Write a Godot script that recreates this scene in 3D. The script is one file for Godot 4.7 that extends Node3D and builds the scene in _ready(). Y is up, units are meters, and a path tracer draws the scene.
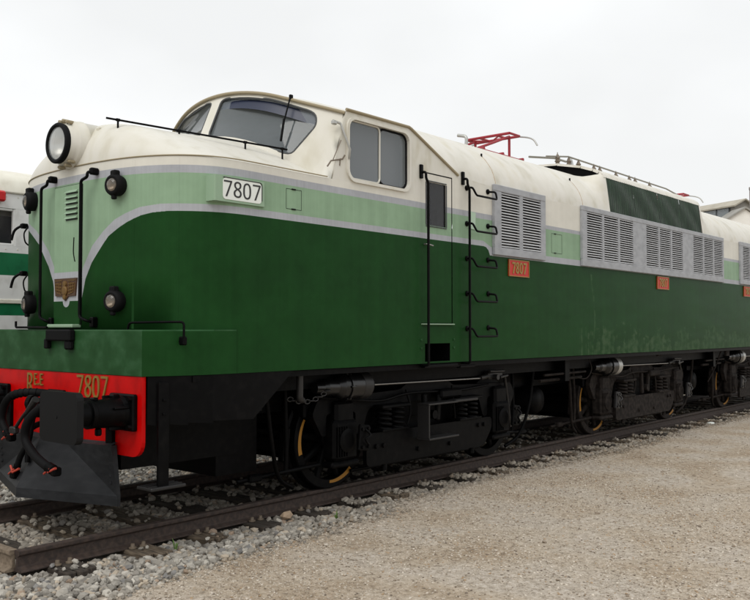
extends Node3D

const W := 1.435                 # half the width of the locomotive body
const XM := 10.03                # the middle of the locomotive
const O := Vector3(10.03, 0.2, 0)
const RAIL := 0.2
var M := {}
var loco: Node3D
var arc := PackedFloat32Array()
var arc_x := PackedFloat32Array()
var arc_z := PackedFloat32Array()

func _ready() -> void:
	# camera
	var cam := Camera3D.new()
	cam.name = "camera"
	add_child(cam)
	var th := deg_to_rad(40.4)
	var pitch := atan(28.0 / 861.0)
	var at := Vector3(-3.80, 1.837, 7.005)
	var fwd := Vector3(cos(th) * cos(pitch), sin(pitch), -sin(th) * cos(pitch))
	cam.look_at_from_position(at, at + fwd, Vector3.UP)
	cam.fov = rad_to_deg(2.0 * atan(300.0 / 861.0))
	cam.near = 0.1
	cam.far = 3000.0
	cam.current = true
	# overcast sky
	var env := Environment.new()
	env.background_mode = Environment.BG_SKY
	var sky_mat := ProceduralSkyMaterial.new()
	sky_mat.sky_top_color = c8(232, 234, 235)
	sky_mat.sky_horizon_color = c8(240, 241, 241)
	# thin unbroken cloud, a little brighter here and there
	var cloud := noise(81, 0.006, 5)
	var cover := noise_tex(cloud, [Color(1, 1, 1, 0.02), Color(1, 1, 1, 0.20)], [0.25, 0.85], 1024)
	sky_mat.sky_cover = cover
	sky_mat.sky_cover_modulate = Color(0.92, 0.93, 0.94)
	sky_mat.sky_curve = 0.2
	sky_mat.ground_bottom_color = c8(150, 140, 126)
	sky_mat.ground_horizon_color = c8(190, 186, 180)
	sky_mat.sun_angle_max = 0.0
	var sky := Sky.new()
	sky.sky_material = sky_mat
	env.sky = sky
	env.tonemap_mode = Environment.TONE_MAPPER_LINEAR
	env.tonemap_exposure = 1.06
	env.sdfgi_enabled = true
	env.ssao_enabled = true
	env.ssil_enabled = true
	var we := WorldEnvironment.new()
	we.name = "world_environment"
	we.environment = env
	add_child(we)
	# the veiled sun, broad and soft, ahead of the locomotive on the camera's side
	var sun := DirectionalLight3D.new()
	sun.name = "sun"
	sun.light_energy = 0.42
	sun.light_angular_distance = 40.0
	sun.light_color = Color(1.0, 0.985, 0.96)
	sun.shadow_enabled = true
	sun.sky_mode = DirectionalLight3D.SKY_MODE_LIGHT_ONLY
	add_child(sun)
	sun.look_at_from_position(Vector3.ZERO, -Vector3(-0.90, 1.12, 0.26), Vector3.UP)

	make_materials()
	build_ground()
	track(0.0, -0.64, 26.0, "railway_track", "rusty railway track with wooden sleepers under the locomotive", true)
	track(-4.65, -12.0, 26.0, "railway_track", "rusty railway track under the striped coach", false)
	build_locomotive()
	build_coach()
	build_sheds()
	small_things()

# ---------------------------------------------------------------- helpers
func new_st(flat := false) -> SurfaceTool:
	var s := SurfaceTool.new()
	s.begin(Mesh.PRIMITIVE_TRIANGLES)
	s.set_smooth_group(-1 if flat else 0)
	return s

func tri(s: SurfaceTool, a: Vector3, b: Vector3, c: Vector3) -> void:
	s.add_vertex(a); s.add_vertex(b); s.add_vertex(c)

func quad(s: SurfaceTool, a: Vector3, b: Vector3, c: Vector3, d: Vector3) -> void:
	tri(s, a, b, c); tri(s, a, c, d)

func quad_uv(s: SurfaceTool, p: Array, u: Array) -> void:
	for i in [0, 1, 2, 0, 2, 3]:
		s.set_uv(u[i]); s.add_vertex(p[i])

func finish(s: SurfaceTool) -> ArrayMesh:
	s.generate_normals()
	return s.commit()

func put(mesh: Mesh, called: String, m: Material, parent: Node3D, t := Transform3D(), label := "") -> MeshInstance3D:
	var o := MeshInstance3D.new()
	o.name = called
	o.mesh = mesh
	o.material_override = m
	o.transform = t
	if parent == loco:
		o.position -= O
	if label != "":
		o.set_meta("label", label)
	parent.add_child(o, true)
	return o

func done(s: SurfaceTool, called: String, m: Material, parent: Node3D, label := "") -> MeshInstance3D:
	return put(finish(s), called, m, parent, Transform3D(), label)

func tag(o: Node, label: String, category: String, group := "") -> void:
	o.set_meta("label", label)
	o.set_meta("category", category)
	if group != "":
		o.set_meta("group", group)

func structure(o: Node, label := "") -> void:
	o.set_meta("kind", "structure")
	if label != "":
		o.set_meta("label", label)

func thing(called: String, at: Vector3, label: String, category: String, group := "") -> Node3D:
	var o := Node3D.new()
	o.name = called
	o.position = at
	add_child(o, true)
	tag(o, label, category, group)
	return o

func group_node(called: String, parent: Node3D, at := Vector3.ZERO) -> Node3D:
	var o := Node3D.new()
	o.name = called
	o.position = at - O if parent == loco else at
	parent.add_child(o, true)
	return o

func box(s: SurfaceTool, c: Vector3, size: Vector3, bev := 0.0, b := Basis()) -> void:
	var h := size * 0.5
	s.set_smooth_group(-1)
	if bev <= 0.0:
		var v := []
		for i in 8:
			v.append(c + b * Vector3(h.x * (1 if i & 1 else -1), h.y * (1 if i & 2 else -1), h.z * (1 if i & 4 else -1)))
		for f in [[0, 2, 3, 1], [4, 5, 7, 6], [0, 1, 5, 4], [2, 6, 7, 3], [0, 4, 6, 2], [1, 3, 7, 5]]:
			quad(s, v[f[0]], v[f[1]], v[f[2]], v[f[3]])
		return
	bev = minf(bev, minf(h.x, minf(h.y, h.z)) * 0.98)
	var p := {}
	for i in 8:
		var g := Vector3(1 if i & 1 else -1, 1 if i & 2 else -1, 1 if i & 4 else -1)
		var q := []
		for a in 3:
			var e := h - Vector3(bev, bev, bev)
			e[a] = h[a]
			q.append(c + b * (e * g))
		p[i] = q
	for f in [[0, 2, 6, 4, 0], [1, 5, 7, 3, 0], [0, 4, 5, 1, 1], [2, 3, 7, 6, 1], [0, 1, 3, 2, 2], [4, 6, 7, 5, 2]]:
		quad(s, p[f[0]][f[4]], p[f[1]][f[4]], p[f[2]][f[4]], p[f[3]][f[4]])
	for a in 3:
		var o1 := (a + 1) % 3
		var o2 := (a + 2) % 3
		for k in 4:
			var base := (1 << o1 if k & 1 else 0) | (1 << o2 if k & 2 else 0)
			var far := base | (1 << a)
			quad(s, p[base][o1], p[far][o1], p[far][o2], p[base][o2])
	for i in 8:
		tri(s, p[i][0], p[i][1], p[i][2])

func tube(s: SurfaceTool, pts: Array, r: float, n := 8, r2 := -1.0) -> void:
	s.set_smooth_group(0)
	var count := pts.size()
	var rings := []
	var up := Vector3.UP
	var d0: Vector3 = (pts[1] - pts[0]).normalized()
	if absf(d0.dot(up)) > 0.9:
		up = Vector3.RIGHT
	var side := d0.cross(up).normalized()
	for i in count:
		var d: Vector3
		if i == 0: d = d0
		elif i == count - 1: d = (pts[i] - pts[i - 1]).normalized()
		else: d = ((pts[i] - pts[i - 1]).normalized() + (pts[i + 1] - pts[i]).normalized()).normalized()
		side = (side - d * side.dot(d)).normalized()
		var o := d.cross(side)
		var rr := r if r2 < 0 else lerpf(r, r2, float(i) / (count - 1))
		var ring := []
		for k in n:
			var a := TAU * k / n
			ring.append(pts[i] + (side * cos(a) + o * sin(a)) * rr)
		rings.append(ring)
	for i in count - 1:
		for k in n:
			var k2 := (k + 1) % n
			quad(s, rings[i][k], rings[i][k2], rings[i + 1][k2], rings[i + 1][k])
	s.set_smooth_group(-1)
	for k in range(1, n - 1):
		tri(s, rings[0][0], rings[0][k], rings[0][k + 1])
		tri(s, rings[count - 1][0], rings[count - 1][k + 1], rings[count - 1][k])

func bend(pts: Array, r: float, steps := 4) -> Array:   # rounds the inner corners of a polyline
	var out := [pts[0]]
	for i in range(1, pts.size() - 1):
		var p: Vector3 = pts[i]
		var a: Vector3 = pts[i - 1] - p
		var b: Vector3 = pts[i + 1] - p
		var ra := minf(r, a.length() * 0.45)
		var rb := minf(r, b.length() * 0.45)
		var pa := p + a.normalized() * ra
		var pb := p + b.normalized() * rb
		for k in steps + 1:
			var t := float(k) / steps
			out.append(pa.lerp(p, t).lerp(p.lerp(pb, t), t))
	out.append(pts[-1])
	return out

func spline(pts: Array, steps := 6) -> Array:
	var out := []
	for i in pts.size() - 1:
		var p0: Vector3 = pts[maxi(i - 1, 0)]
		var p3: Vector3 = pts[mini(i + 2, pts.size() - 1)]
		for k in steps:
			out.append(pts[i].cubic_interpolate(pts[i + 1], p0, p3, float(k) / steps))
	out.append(pts[-1])
	return out

func lathe(s: SurfaceTool, prof: Array, at: Vector3, axis: Vector3, n := 20, smooth := false) -> void:
	axis = axis.normalized()
	var u := axis.cross(Vector3.UP if absf(axis.y) < 0.9 else Vector3.RIGHT).normalized()
	var v := axis.cross(u)
	for i in prof.size() - 1:
		s.set_smooth_group(0 if smooth else i + 1)
		for k in n:
			var a := TAU * k / n
			var b := TAU * (k + 1) / n
			var ca := u * cos(a) + v * sin(a)
			var cb := u * cos(b) + v * sin(b)
			var p: Vector2 = prof[i]
			var q: Vector2 = prof[i + 1]
			if p.x > 0.0001:
				tri(s, at + axis * p.y + ca * p.x, at + axis * p.y + cb * p.x, at + axis * q.y + cb * q.x)
			if q.x > 0.0001:
				tri(s, at + axis * p.y + ca * p.x, at + axis * q.y + cb * q.x, at + axis * q.y + ca * q.x)

func prism(s: SurfaceTool, poly: PackedVector2Array, at: Vector3, u: Vector3, v: Vector3, w: Vector3) -> void:
	s.set_smooth_group(-1)
	var idx := Geometry2D.triangulate_polygon(poly)
	for i in range(0, idx.size(), 3):
		var a := at + u * poly[idx[i]].x + v * poly[idx[i]].y
		var b := at + u * poly[idx[i + 1]].x + v * poly[idx[i + 1]].y
		var c := at + u * poly[idx[i + 2]].x + v * poly[idx[i + 2]].y
		tri(s, a, b, c)
		tri(s, a + w, c + w, b + w)
	for i in poly.size():
		var a := at + u * poly[i].x + v * poly[i].y
		var j := (i + 1) % poly.size()
		var b := at + u * poly[j].x + v * poly[j].y
		quad(s, a, b, b + w, a + w)

func sheet(s: SurfaceTool, rows: Array, uvs := [], flat := false) -> void:
	s.set_smooth_group(-1 if flat else 0)
	for i in rows.size() - 1:
		for k in rows[i].size() - 1:
			var p := [rows[i][k], rows[i][k + 1], rows[i + 1][k + 1], rows[i + 1][k]]
			if uvs.is_empty():
				quad(s, p[0], p[1], p[2], p[3])
			else:
				quad_uv(s, p, [uvs[i][k], uvs[i][k + 1], uvs[i + 1][k + 1], uvs[i + 1][k]])

func rounded_rect(x0: float, y0: float, x1: float, y1: float, r: float, steps := 5) -> PackedVector2Array:
	var out := PackedVector2Array()
	var cs := [[x1 - r, y1 - r, 0.0], [x0 + r, y1 - r, 90.0], [x0 + r, y0 + r, 180.0], [x1 - r, y0 + r, 270.0]]
	for c in cs:
		for k in steps + 1:
			var a := deg_to_rad(c[2] + 90.0 * k / steps)
			out.append(Vector2(c[0] + cos(a) * r, c[1] + sin(a) * r))
	return out

func round_poly(pts: Array, r: float, steps := 4) -> PackedVector2Array:
	var out := PackedVector2Array()
	var n := pts.size()
	for i in n:
		var p: Vector2 = pts[i]
		var a: Vector2 = pts[(i + n - 1) % n] - p
		var b: Vector2 = pts[(i + 1) % n] - p
		var rr := minf(r, minf(a.length(), b.length()) * 0.45)
		for k in steps + 1:
			var t := float(k) / steps
			var pa := p + a.normalized() * rr
			var pb := p + b.normalized() * rr
			out.append(pa.lerp(p, t).lerp(p.lerp(pb, t), t))
	return out

func hit(poly: PackedVector2Array, c: Vector2, ang: float) -> Vector2:
	var d := Vector2(cos(ang), sin(ang))
	var best := c
	var most := -1.0
	for i in poly.size():
		var x = Geometry2D.segment_intersects_segment(c, c + d * 100.0, poly[i], poly[(i + 1) % poly.size()])
		if x != null and (x - c).length() > most:
			most = (x - c).length()
			best = x
	return best

func ring_pairs(outer: PackedVector2Array, inner: PackedVector2Array, c: Vector2) -> Array:
	var angs := []
	for p in outer: angs.append((p - c).angle())
	for p in inner: angs.append((p - c).angle())
	angs.sort()
	var out := []
	var last := -100.0
	for a in angs:
		if a - last > 0.002:
			out.append([hit(outer, c, a), hit(inner, c, a)])
			last = a
	return out

func text_mesh(t: String, height: float, depth: float, bold := true, serif := false) -> TextMesh:
	var f := SystemFont.new()
	f.font_names = PackedStringArray(["Droid Serif" if serif else "Droid Sans"])
	f.font_weight = 700 if bold else 400
	var m := TextMesh.new()
	m.font = f
	m.text = t
	m.font_size = 64
	m.pixel_size = height / 46.0
	m.depth = depth
	m.curve_step = 1.0
	return m

# ---------------------------------------------------------------- materials
func mat(called: String, c: Color, rough := 0.6, metal := 0.0) -> StandardMaterial3D:
	var m := StandardMaterial3D.new()
	m.resource_name = called
	m.albedo_color = c
	m.roughness = rough
	m.metallic = metal
	M[called] = m
	return m

func noise(seed_: int, freq: float, octaves := 4, kind := FastNoiseLite.TYPE_SIMPLEX_SMOOTH) -> FastNoiseLite:
	var n := FastNoiseLite.new()
	n.seed = seed_
	n.frequency = freq
	n.noise_type = kind
	n.fractal_octaves = octaves
	return n

func noise_tex(n: FastNoiseLite, cols: Array, stops: Array, size := 512) -> NoiseTexture2D:
	var t := NoiseTexture2D.new()
	t.width = size
	t.height = size
	t.seamless = true
	t.seamless_blend_skirt = 0.15
	t.noise = n
	if not cols.is_empty():
		var g := Gradient.new()
		g.offsets = PackedFloat32Array(stops)
		g.colors = PackedColorArray(cols)
		t.color_ramp = g
	return t

func patchy(called: String, cols: Array, stops: Array, tile: Vector3, rough: float, seed_: int, freq := 0.012, octaves := 5, bump := 0.0, metal := 0.0) -> StandardMaterial3D:
	var m := mat(called, Color.WHITE, rough, metal)
	m.albedo_texture = noise_tex(noise(seed_, freq, octaves), cols, stops)
	m.uv1_triplanar = true
	m.uv1_world_triplanar = true
	m.uv1_scale = Vector3(1.0 / tile.x, 1.0 / tile.y, 1.0 / tile.z)
	if bump > 0.0:
		m.heightmap_enabled = true
		m.heightmap_scale = bump
		m.heightmap_texture = noise_tex(noise(seed_ + 50, freq * 1.7, octaves), [], [])
	return m

func c8(r: float, g: float, b: float) -> Color:
	return Color(r / 255.0, g / 255.0, b / 255.0)

func make_materials() -> void:
	patchy("cream_paint", [c8(190, 184, 166), c8(210, 207, 196), c8(215, 212, 203), c8(204, 200, 184)], [0.0, 0.35, 0.6, 1.0], Vector3(1.6, 4.0, 1.6), 0.42, 3, 0.01)
	patchy("roof_cream", [c8(188, 183, 166), c8(210, 207, 197), c8(217, 214, 206), c8(204, 199, 182)], [0.0, 0.35, 0.6, 1.0], Vector3(2.6, 2.6, 2.6), 0.5, 8, 0.011, 5)
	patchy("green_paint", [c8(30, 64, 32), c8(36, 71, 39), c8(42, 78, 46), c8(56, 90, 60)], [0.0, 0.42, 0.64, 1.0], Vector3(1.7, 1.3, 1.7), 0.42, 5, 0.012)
	patchy("red_paint", [c8(164, 2, 2), c8(192, 3, 3), c8(202, 5, 5)], [0.0, 0.45, 1.0], Vector3(1.2, 1.6, 1.2), 0.4, 6, 0.012)
	patchy("black_paint", [c8(4, 4, 5), c8(7, 7, 8), c8(17, 16, 16)], [0.0, 0.55, 1.0], Vector3(0.9, 0.9, 0.9), 0.42, 7, 0.014)
	patchy("bogie_black", [c8(3, 3, 4), c8(6, 6, 7), c8(16, 15, 14)], [0.0, 0.5, 1.0], Vector3(0.8, 0.8, 0.8), 0.5, 9, 0.016)
	patchy("bogie_dusty", [c8(22, 19, 18), c8(38, 34, 32), c8(58, 52, 48)], [0.0, 0.5, 1.0], Vector3(0.8, 0.8, 0.8), 0.7, 10, 0.016)
	patchy("plow_grey", [c8(39, 40, 42), c8(45, 46, 48), c8(54, 55, 57)], [0.0, 0.5, 1.0], Vector3(1.1, 0.5, 1.1), 0.45, 11, 0.014)
	patchy("louvre_grey", [c8(138, 140, 144), c8(154, 156, 160), c8(164, 166, 170)], [0.0, 0.5, 1.0], Vector3(1.5, 0.8, 1.5), 0.5, 12, 0.012)
	patchy("slat_grey", [c8(192, 193, 196), c8(212, 213, 215), c8(222, 222, 223)], [0.0, 0.5, 1.0], Vector3(1.0, 1.0, 1.0), 0.45, 13, 0.012)
	patchy("mesh_green", [c8(16, 32, 20), c8(26, 48, 30), c8(50, 72, 54)], [0.0, 0.55, 1.0], Vector3(0.6, 3.0, 0.6), 0.6, 14, 0.014)
	patchy("rail_rust", [c8(38, 30, 26), c8(56, 44, 38), c8(76, 62, 53)], [0.0, 0.5, 1.0], Vector3(0.6, 0.6, 0.6), 0.75, 15, 0.02, 5, 0.15)
	patchy("wood", [c8(52, 44, 36), c8(92, 80, 66), c8(130, 116, 98)], [0.0, 0.5, 1.0], Vector3(0.22, 0.5, 1.8), 0.9, 16, 0.016, 5, 0.5)
	patchy("wood_dark", [c8(34, 29, 25), c8(56, 49, 42), c8(76, 68, 58)], [0.0, 0.5, 1.0], Vector3(0.22, 0.5, 1.8), 0.9, 17, 0.016, 5, 0.5)
	patchy("bulkhead_grey", [c8(86, 90, 90), c8(102, 106, 105), c8(112, 116, 114)], [0.0, 0.5, 1.0], Vector3(1.5, 1.5, 1.5), 0.7, 18)
	patchy("coach_white", [c8(205, 204, 200), c8(224, 224, 222), c8(232, 232, 230)], [0.0, 0.4, 1.0], Vector3(1.4, 2.0, 1.4), 0.5, 19)
	patchy("coach_cream", [c8(196, 190, 172), c8(220, 216, 202), c8(228, 225, 212)], [0.0, 0.4, 1.0], Vector3(1.6, 1.6, 1.6), 0.6, 20)
	patchy("coach_green", [c8(6, 88, 52), c8(12, 102, 62), c8(18, 110, 68)], [0.0, 0.4, 1.0], Vector3(1.6, 1.6, 1.6), 0.45, 21)
	patchy("concrete_wall", [c8(120, 118, 112), c8(140, 138, 132), c8(156, 153, 146)], [0.0, 0.4, 1.0], Vector3(6, 6, 6), 0.9, 22)
	patchy("roof_sheet", [c8(150, 144, 130), c8(170, 164, 150), c8(184, 178, 163)], [0.0, 0.4, 1.0], Vector3(5, 5, 5), 0.8, 23)
	patchy("white_wall", [c8(214, 211, 203), c8(228, 226, 219), c8(236, 234, 228)], [0.0, 0.4, 1.0], Vector3(6, 6, 6), 0.8, 24)
	mat("dark_grey", c8(70, 72, 74), 0.7)
	mat("plate_grey", c8(24, 24, 25), 0.5)
	M.plate_grey.metallic_specular = 0.25
	mat("rust_run", c8(176, 150, 118), 0.8)
	mat("plate_green", c8(168, 192, 168), 0.4)
	patchy("rail_dusty", [c8(92, 80, 66), c8(120, 106, 90), c8(140, 126, 108)], [0.0, 0.5, 1.0], Vector3(0.5, 0.5, 0.5), 0.85, 115, 0.02)
	mat("black_gloss", c8(12, 12, 13), 0.28)
	mat("rubber", c8(20, 20, 21), 0.6)
	mat("steel", c8(150, 148, 145), 0.35, 0.8)
	mat("worn_steel", c8(40, 39, 39), 0.45, 0.35)
	mat("aluminium", c8(176, 176, 172), 0.4, 0.6)
	mat("insulator", c8(112, 100, 86), 0.4)
	mat("bronze", c8(116, 88, 46), 0.45, 0.3)
	mat("bus_metal", c8(140, 136, 126), 0.5, 0.3)
	mat("brass", c8(146, 116, 54), 0.45, 0.3)
	mat("brown_enamel", c8(78, 52, 34), 0.4)
	mat("pantograph_red", c8(150, 30, 42), 0.5)
	mat("valve_red", c8(170, 60, 44), 0.5)
	mat("plate_red", c8(186, 26, 12), 0.5)
	mat("yellow_paint", c8(150, 104, 28), 0.7)
	mat("number_white", c8(226, 230, 224), 0.35)
	mat("ink", c8(26, 27, 26), 0.5)
	mat("pale_green", c8(140, 166, 139), 0.45)
	mat("tan_seal", c8(150, 138, 112), 0.7)
	mat("visor_blue", c8(34, 42, 66), 0.35)
	mat("blind_grey", c8(88, 90, 94), 0.8)
	mat("lamp_red", c8(190, 20, 24), 0.25)
	mat("lens_ring", c8(196, 192, 180), 0.3, 0.5)
	var g := mat("glass", Color(0.60, 0.64, 0.66, 0.26), 0.03)
	g.transparency = BaseMaterial3D.TRANSPARENCY_ALPHA
	var dg := mat("dark_glass", Color(0.3, 0.3, 0.32, 0.12), 0.03)
	dg.transparency = BaseMaterial3D.TRANSPARENCY_ALPHA
	dg.metallic_specular = 0.28
	var l := mat("lens", Color(0.86, 0.88, 0.88, 0.35), 0.08)
	l.transparency = BaseMaterial3D.TRANSPARENCY_ALPHA
	mat("reflector", c8(200, 198, 192), 0.3, 0.7)
	mat("lamp_inside", c8(110, 98, 84), 0.3, 0.6)
	var ll := mat("lamp_lens", Color(0.7, 0.68, 0.64, 0.10), 0.05)
	ll.transparency = BaseMaterial3D.TRANSPARENCY_ALPHA
	for q in ["black_paint", "bogie_black", "bogie_dusty", "rubber", "plow_grey"]:
		M[q].metallic_specular = 0.2
	M.green_paint.metallic_specular = 0.22
	M.cream_paint.metallic_specular = 0.25
	M.roof_cream.metallic_specular = 0.25
	M.red_paint.metallic_specular = 0.3
	var st := mat("stone", Color.WHITE, 0.9)
	st.vertex_color_use_as_albedo = true
	var lf := mat("leaf", c8(84, 112, 48), 0.7)
	lf.backlight_enabled = true
	lf.backlight = c8(50, 74, 20)
	# the yard: fine grit over broad tan and grey patches
	var d := patchy("dirt", [c8(130, 116, 99), c8(170, 155, 135), c8(182, 168, 150), c8(198, 187, 172)], [0.0, 0.4, 0.62, 1.0], Vector3(2.1, 2.1, 2.1), 0.95, 31, 0.02, 7, 1.4)
	var dn := noise(31, 0.02, 8)
	dn.fractal_gain = 0.82
	d.albedo_texture = noise_tex(dn, [c8(112, 102, 90), c8(168, 156, 141), c8(185, 174, 160), c8(219, 211, 201)], [0.1, 0.38, 0.6, 0.92], 1024)
	d.heightmap_texture = noise_tex(dn, [], [], 1024)
	d.detail_enabled = true
	d.detail_blend_mode = BaseMaterial3D.BLEND_MODE_MUL
	d.detail_uv_layer = BaseMaterial3D.DETAIL_UV_2
	d.uv2_triplanar = true
	d.uv2_world_triplanar = true
	d.uv2_scale = Vector3(1 / 7.3, 1 / 7.3, 1 / 7.3)
	d.detail_albedo = noise_tex(noise(33, 0.01, 5), [c8(216, 203, 186), c8(246, 241, 233), c8(255, 255, 255), c8(232, 231, 230)], [0.0, 0.38, 0.6, 1.0])
	patchy("ballast_bed", [c8(70, 64, 58), c8(104, 97, 88), c8(132, 124, 114)], [0.0, 0.5, 1.0], Vector3(0.6, 0.6, 0.6), 0.95, 34, 0.04, 4, 1.5)
	make_livery()

func interp(tab: Array, x: float) -> float:
	if x <= tab[0][0]: return tab[0][1]
	for i in tab.size() - 1:
		if x <= tab[i + 1][0]:
			var t: float = (x - tab[i][0]) / (tab[i + 1][0] - tab[i][0])
			return lerpf(tab[i][1], tab[i + 1][1], t)
	return tab[-1][1]

const A_LEN := 5.71      # the paint map of nose and cab: metres along the wall from the middle of the nose
const Y0 := 1.457
const Y1 := 3.60
const B_X0 := 4.90
const B_X1 := 15.16

func bytes(n: FastNoiseLite, w: int, h: int, to_w: int, to_h: int) -> PackedByteArray:
	var im := n.get_image(w, h, false, false, true)
	im.convert(Image.FORMAT_L8)
	if w != to_w or h != to_h:
		im.resize(to_w, to_h, Image.INTERPOLATE_CUBIC)
	return im.get_data()

func make_livery() -> void:
	var lower := [[0.21, 2.07], [0.24, 2.16], [0.27, 2.26], [0.36, 2.40], [0.51, 2.55], [0.58, 2.615], [0.7, 2.68], [0.8, 2.725], [0.93, 2.77], [1.04, 2.79], [1.19, 2.80], [5.52, 2.80], [5.58, 2.79], [5.63, 2.755], [5.66, 2.70]]
	var upper := [[0.21, 2.31], [0.23, 2.36], [0.36, 2.54], [0.51, 2.66], [0.65, 2.75], [0.77, 2.795], [0.92, 2.84], [1.11, 2.86], [5.52, 2.86], [5.68, 2.80]]
	for which in 2:
		var w := 2048
		var h := 768 if which == 0 else 640
		var streak := bytes(noise(41 + which, 0.02 if which == 0 else 0.03, 4), w, 10, w, h)
		var fine := bytes(noise(43 + which, 0.09, 3), w, 5, w, h)
		var blot := bytes(noise(45 + which, 0.02, 5), w / 4, h / 4, w, h)
		var mottle := bytes(noise(47 + which, 0.05, 4), w / 2, h / 2, w, h)
		var out := PackedByteArray()
		out.resize(w * h * 3)
		var los := PackedFloat32Array()
		var ups := PackedFloat32Array()
		var xs := PackedFloat32Array()
		for i in w:
			var s := (i + 0.5) / w * (A_LEN if which == 0 else B_X1 - B_X0)
			xs.append(s if which == 0 else s + B_X0)
			los.append(interp(lower, s) if which == 0 else 2.695)
			ups.append(interp(upper, s) if which == 0 else 2.775)
		var top_lo := 3.118 if which == 0 else 3.13
		for j in h:
			var y := Y1 - (j + 0.5) / h * (Y1 - Y0)
			for i in w:
				var k := j * w + i
				var x := xs[i]
				var st := streak[k] / 255.0 - 0.5
				var fi := fine[k] / 255.0 - 0.5
				var bl := blot[k] / 255.0 - 0.5
				var mo := mottle[k] / 255.0 - 0.5
				var r: float
				var g: float
				var b: float
				var lo := los[i]
				var up := ups[i]
				if which == 0 and x < 0.21:
					lo = 2.075
					up = 2.33
					if x < 0.055 and y < 2.075 and x * x + (y - 2.075) * (y - 2.075) < 0.003:
						lo = 2.0
				if y > 3.182:
					var v := 1.0 + 0.05 * bl + 0.03 * st + 0.02 * mo
					r = 214 * v; g = 211 * v; b = 201 * v
				elif y > top_lo or (y <= up and y > lo):
					var v2 := 1.0 + 0.06 * bl + 0.05 * fi + 0.05 * mo
					r = 166 * v2; g = 168 * v2; b = 173 * v2
				elif y > up:
					var v3 := 1.0 + 0.06 * st + 0.07 * bl + 0.025 * fi + 0.03 * mo
					r = 138 * v3; g = 164 * v3; b = 137 * v3
				else:
					var v4 := 1.0 + 0.07 * st + 0.12 * bl + 0.02 * fi + 0.07 * mo
					r = 28 * v4; g = 63 * v4; b = 30 * v4
					if which == 1:
						# flaked and run-marked paint low on the side, as the panels show it
						var band := clampf((1.74 + 0.42 * bl + 0.10 * fi + 0.32 * mo - y) * 12.0, 0.0, 1.0)
						band *= clampf((x - 7.25 + 1.2 * fi) * 3.0, 0.0, 1.0) * clampf(0.50 + 0.9 * st + 0.45 * fi + 1.6 * mo, 0.0, 1.0)
						band *= 0.85 if x < 10.6 else 0.6
						r = lerpf(r, 62, band); g = lerpf(g, 84, band); b = lerpf(b, 57, band)
						# the one long pale run below the corner of the louvre panel
						var run := absf(x - 7.52 - 0.06 * sin(y * 4.0) - 0.03 * mo)
						if run < 0.03 and y < 2.6:
							var f3 := (0.03 - run) / 0.03 * clampf(0.35 + 1.2 * mo, 0.0, 0.7)
							r = lerpf(r, 84, f3); g = lerpf(g, 104, f3); b = lerpf(b, 76, f3)
				out[k * 3] = int(clampf(r, 0, 255))
				out[k * 3 + 1] = int(clampf(g, 0, 255))
				out[k * 3 + 2] = int(clampf(b, 0, 255))
		var im := Image.create_from_data(w, h, false, Image.FORMAT_RGB8, out)
		var m := mat("livery_front" if which == 0 else "livery_side", Color.WHITE, 0.36)
		m.albedo_texture = ImageTexture.create_from_image(im)
		m.texture_repeat = false
		m.metallic_specular = 0.14
		m.heightmap_enabled = true
		m.heightmap_scale = 0.35
		m.heightmap_texture = noise_tex(noise(91 + which, 0.012, 2), [], [])

# ---------------------------------------------------------------- the shape of the body
const N := 2.65

func make_outline() -> void:
	for i in 61:
		var a := PI / 2 * i / 60.0
		arc_x.append(1.13 - 0.89 * pow(cos(a), 2.0 / N))
		arc_z.append(W * pow(sin(a), 2.0 / N))
		arc.append(0.0 if i == 0 else arc[i - 1] + Vector2(arc_x[i] - arc_x[i - 1], arc_z[i] - arc_z[i - 1]).length())

func nose_x(z: float) -> float:
	return 1.13 - 0.89 * pow(maxf(0.0, 1.0 - pow(absf(z) / W, N)), 1.0 / N)

func eave(x: float) -> float:
	return interp([[3.31, 3.945], [4.18, 3.56], [4.5, 3.52]], x)

func roof_drop(x: float) -> float:
	return 0.07 * pow(clampf((2.9 - x) / 1.0, 0.0, 1.2), 2.0)

func roof_y(e: float, z: float) -> float:
	var p0 := 2.0 * atan((e - 3.52) / 0.8)
	var zt := W * cos(p0)
	z = absf(z)
	if z <= zt:
		return 3.52 + 0.8 * sqrt(maxf(0.0, 1.0 - z * z / (W * W)))
	var yt := 3.52 + 0.8 * sin(p0)
	return lerpf(yt, e, (z - zt) / maxf(W - zt, 0.0001))

const RAISED := [[0.0, 1.435, 3.52], [0.30, 1.365, 4.07], [0.36, 1.342, 4.125], [0.42, 1.295, 4.168], [0.50, 1.20, 4.215], [0.62, 1.0, 4.285], [0.80, 0.6, 4.37], [1.0, 0.0, 4.405]]

func raised(u: float) -> Vector2:
	for i in RAISED.size() - 1:
		if u <= RAISED[i + 1][0]:
			var t: float = (u - RAISED[i][0]) / (RAISED[i + 1][0] - RAISED[i][0])
			return Vector2(lerpf(RAISED[i][1], RAISED[i + 1][1], t), lerpf(RAISED[i][2], RAISED[i + 1][2], t))
	return Vector2(0.0, 4.405)

func brow_x(z: float) -> float:
	return 1.90 + 0.40 * pow(absf(z) / W, 2.0)

func hood_y(x: float, z: float) -> float:
	var k := minf(absf(z) / W, 1.0)
	var h := interp([[0.24, 3.67], [0.6, 3.695], [1.13, 3.715], [1.8, 3.76], [2.3, 3.78]], x)
	var d := clampf((x - nose_x(z)) / 0.34, 0.0, 1.0)      # the rolled front edge
	return 3.25 + (h - 3.25) * pow(1.0 - k * k, 1.3) * pow(1.0 - pow(1.0 - d, 2.2), 0.5)

func base_x(z: float) -> float:
	return 1.70 + 0.42 * pow(absf(z) / 1.4, 2.0)

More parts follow.
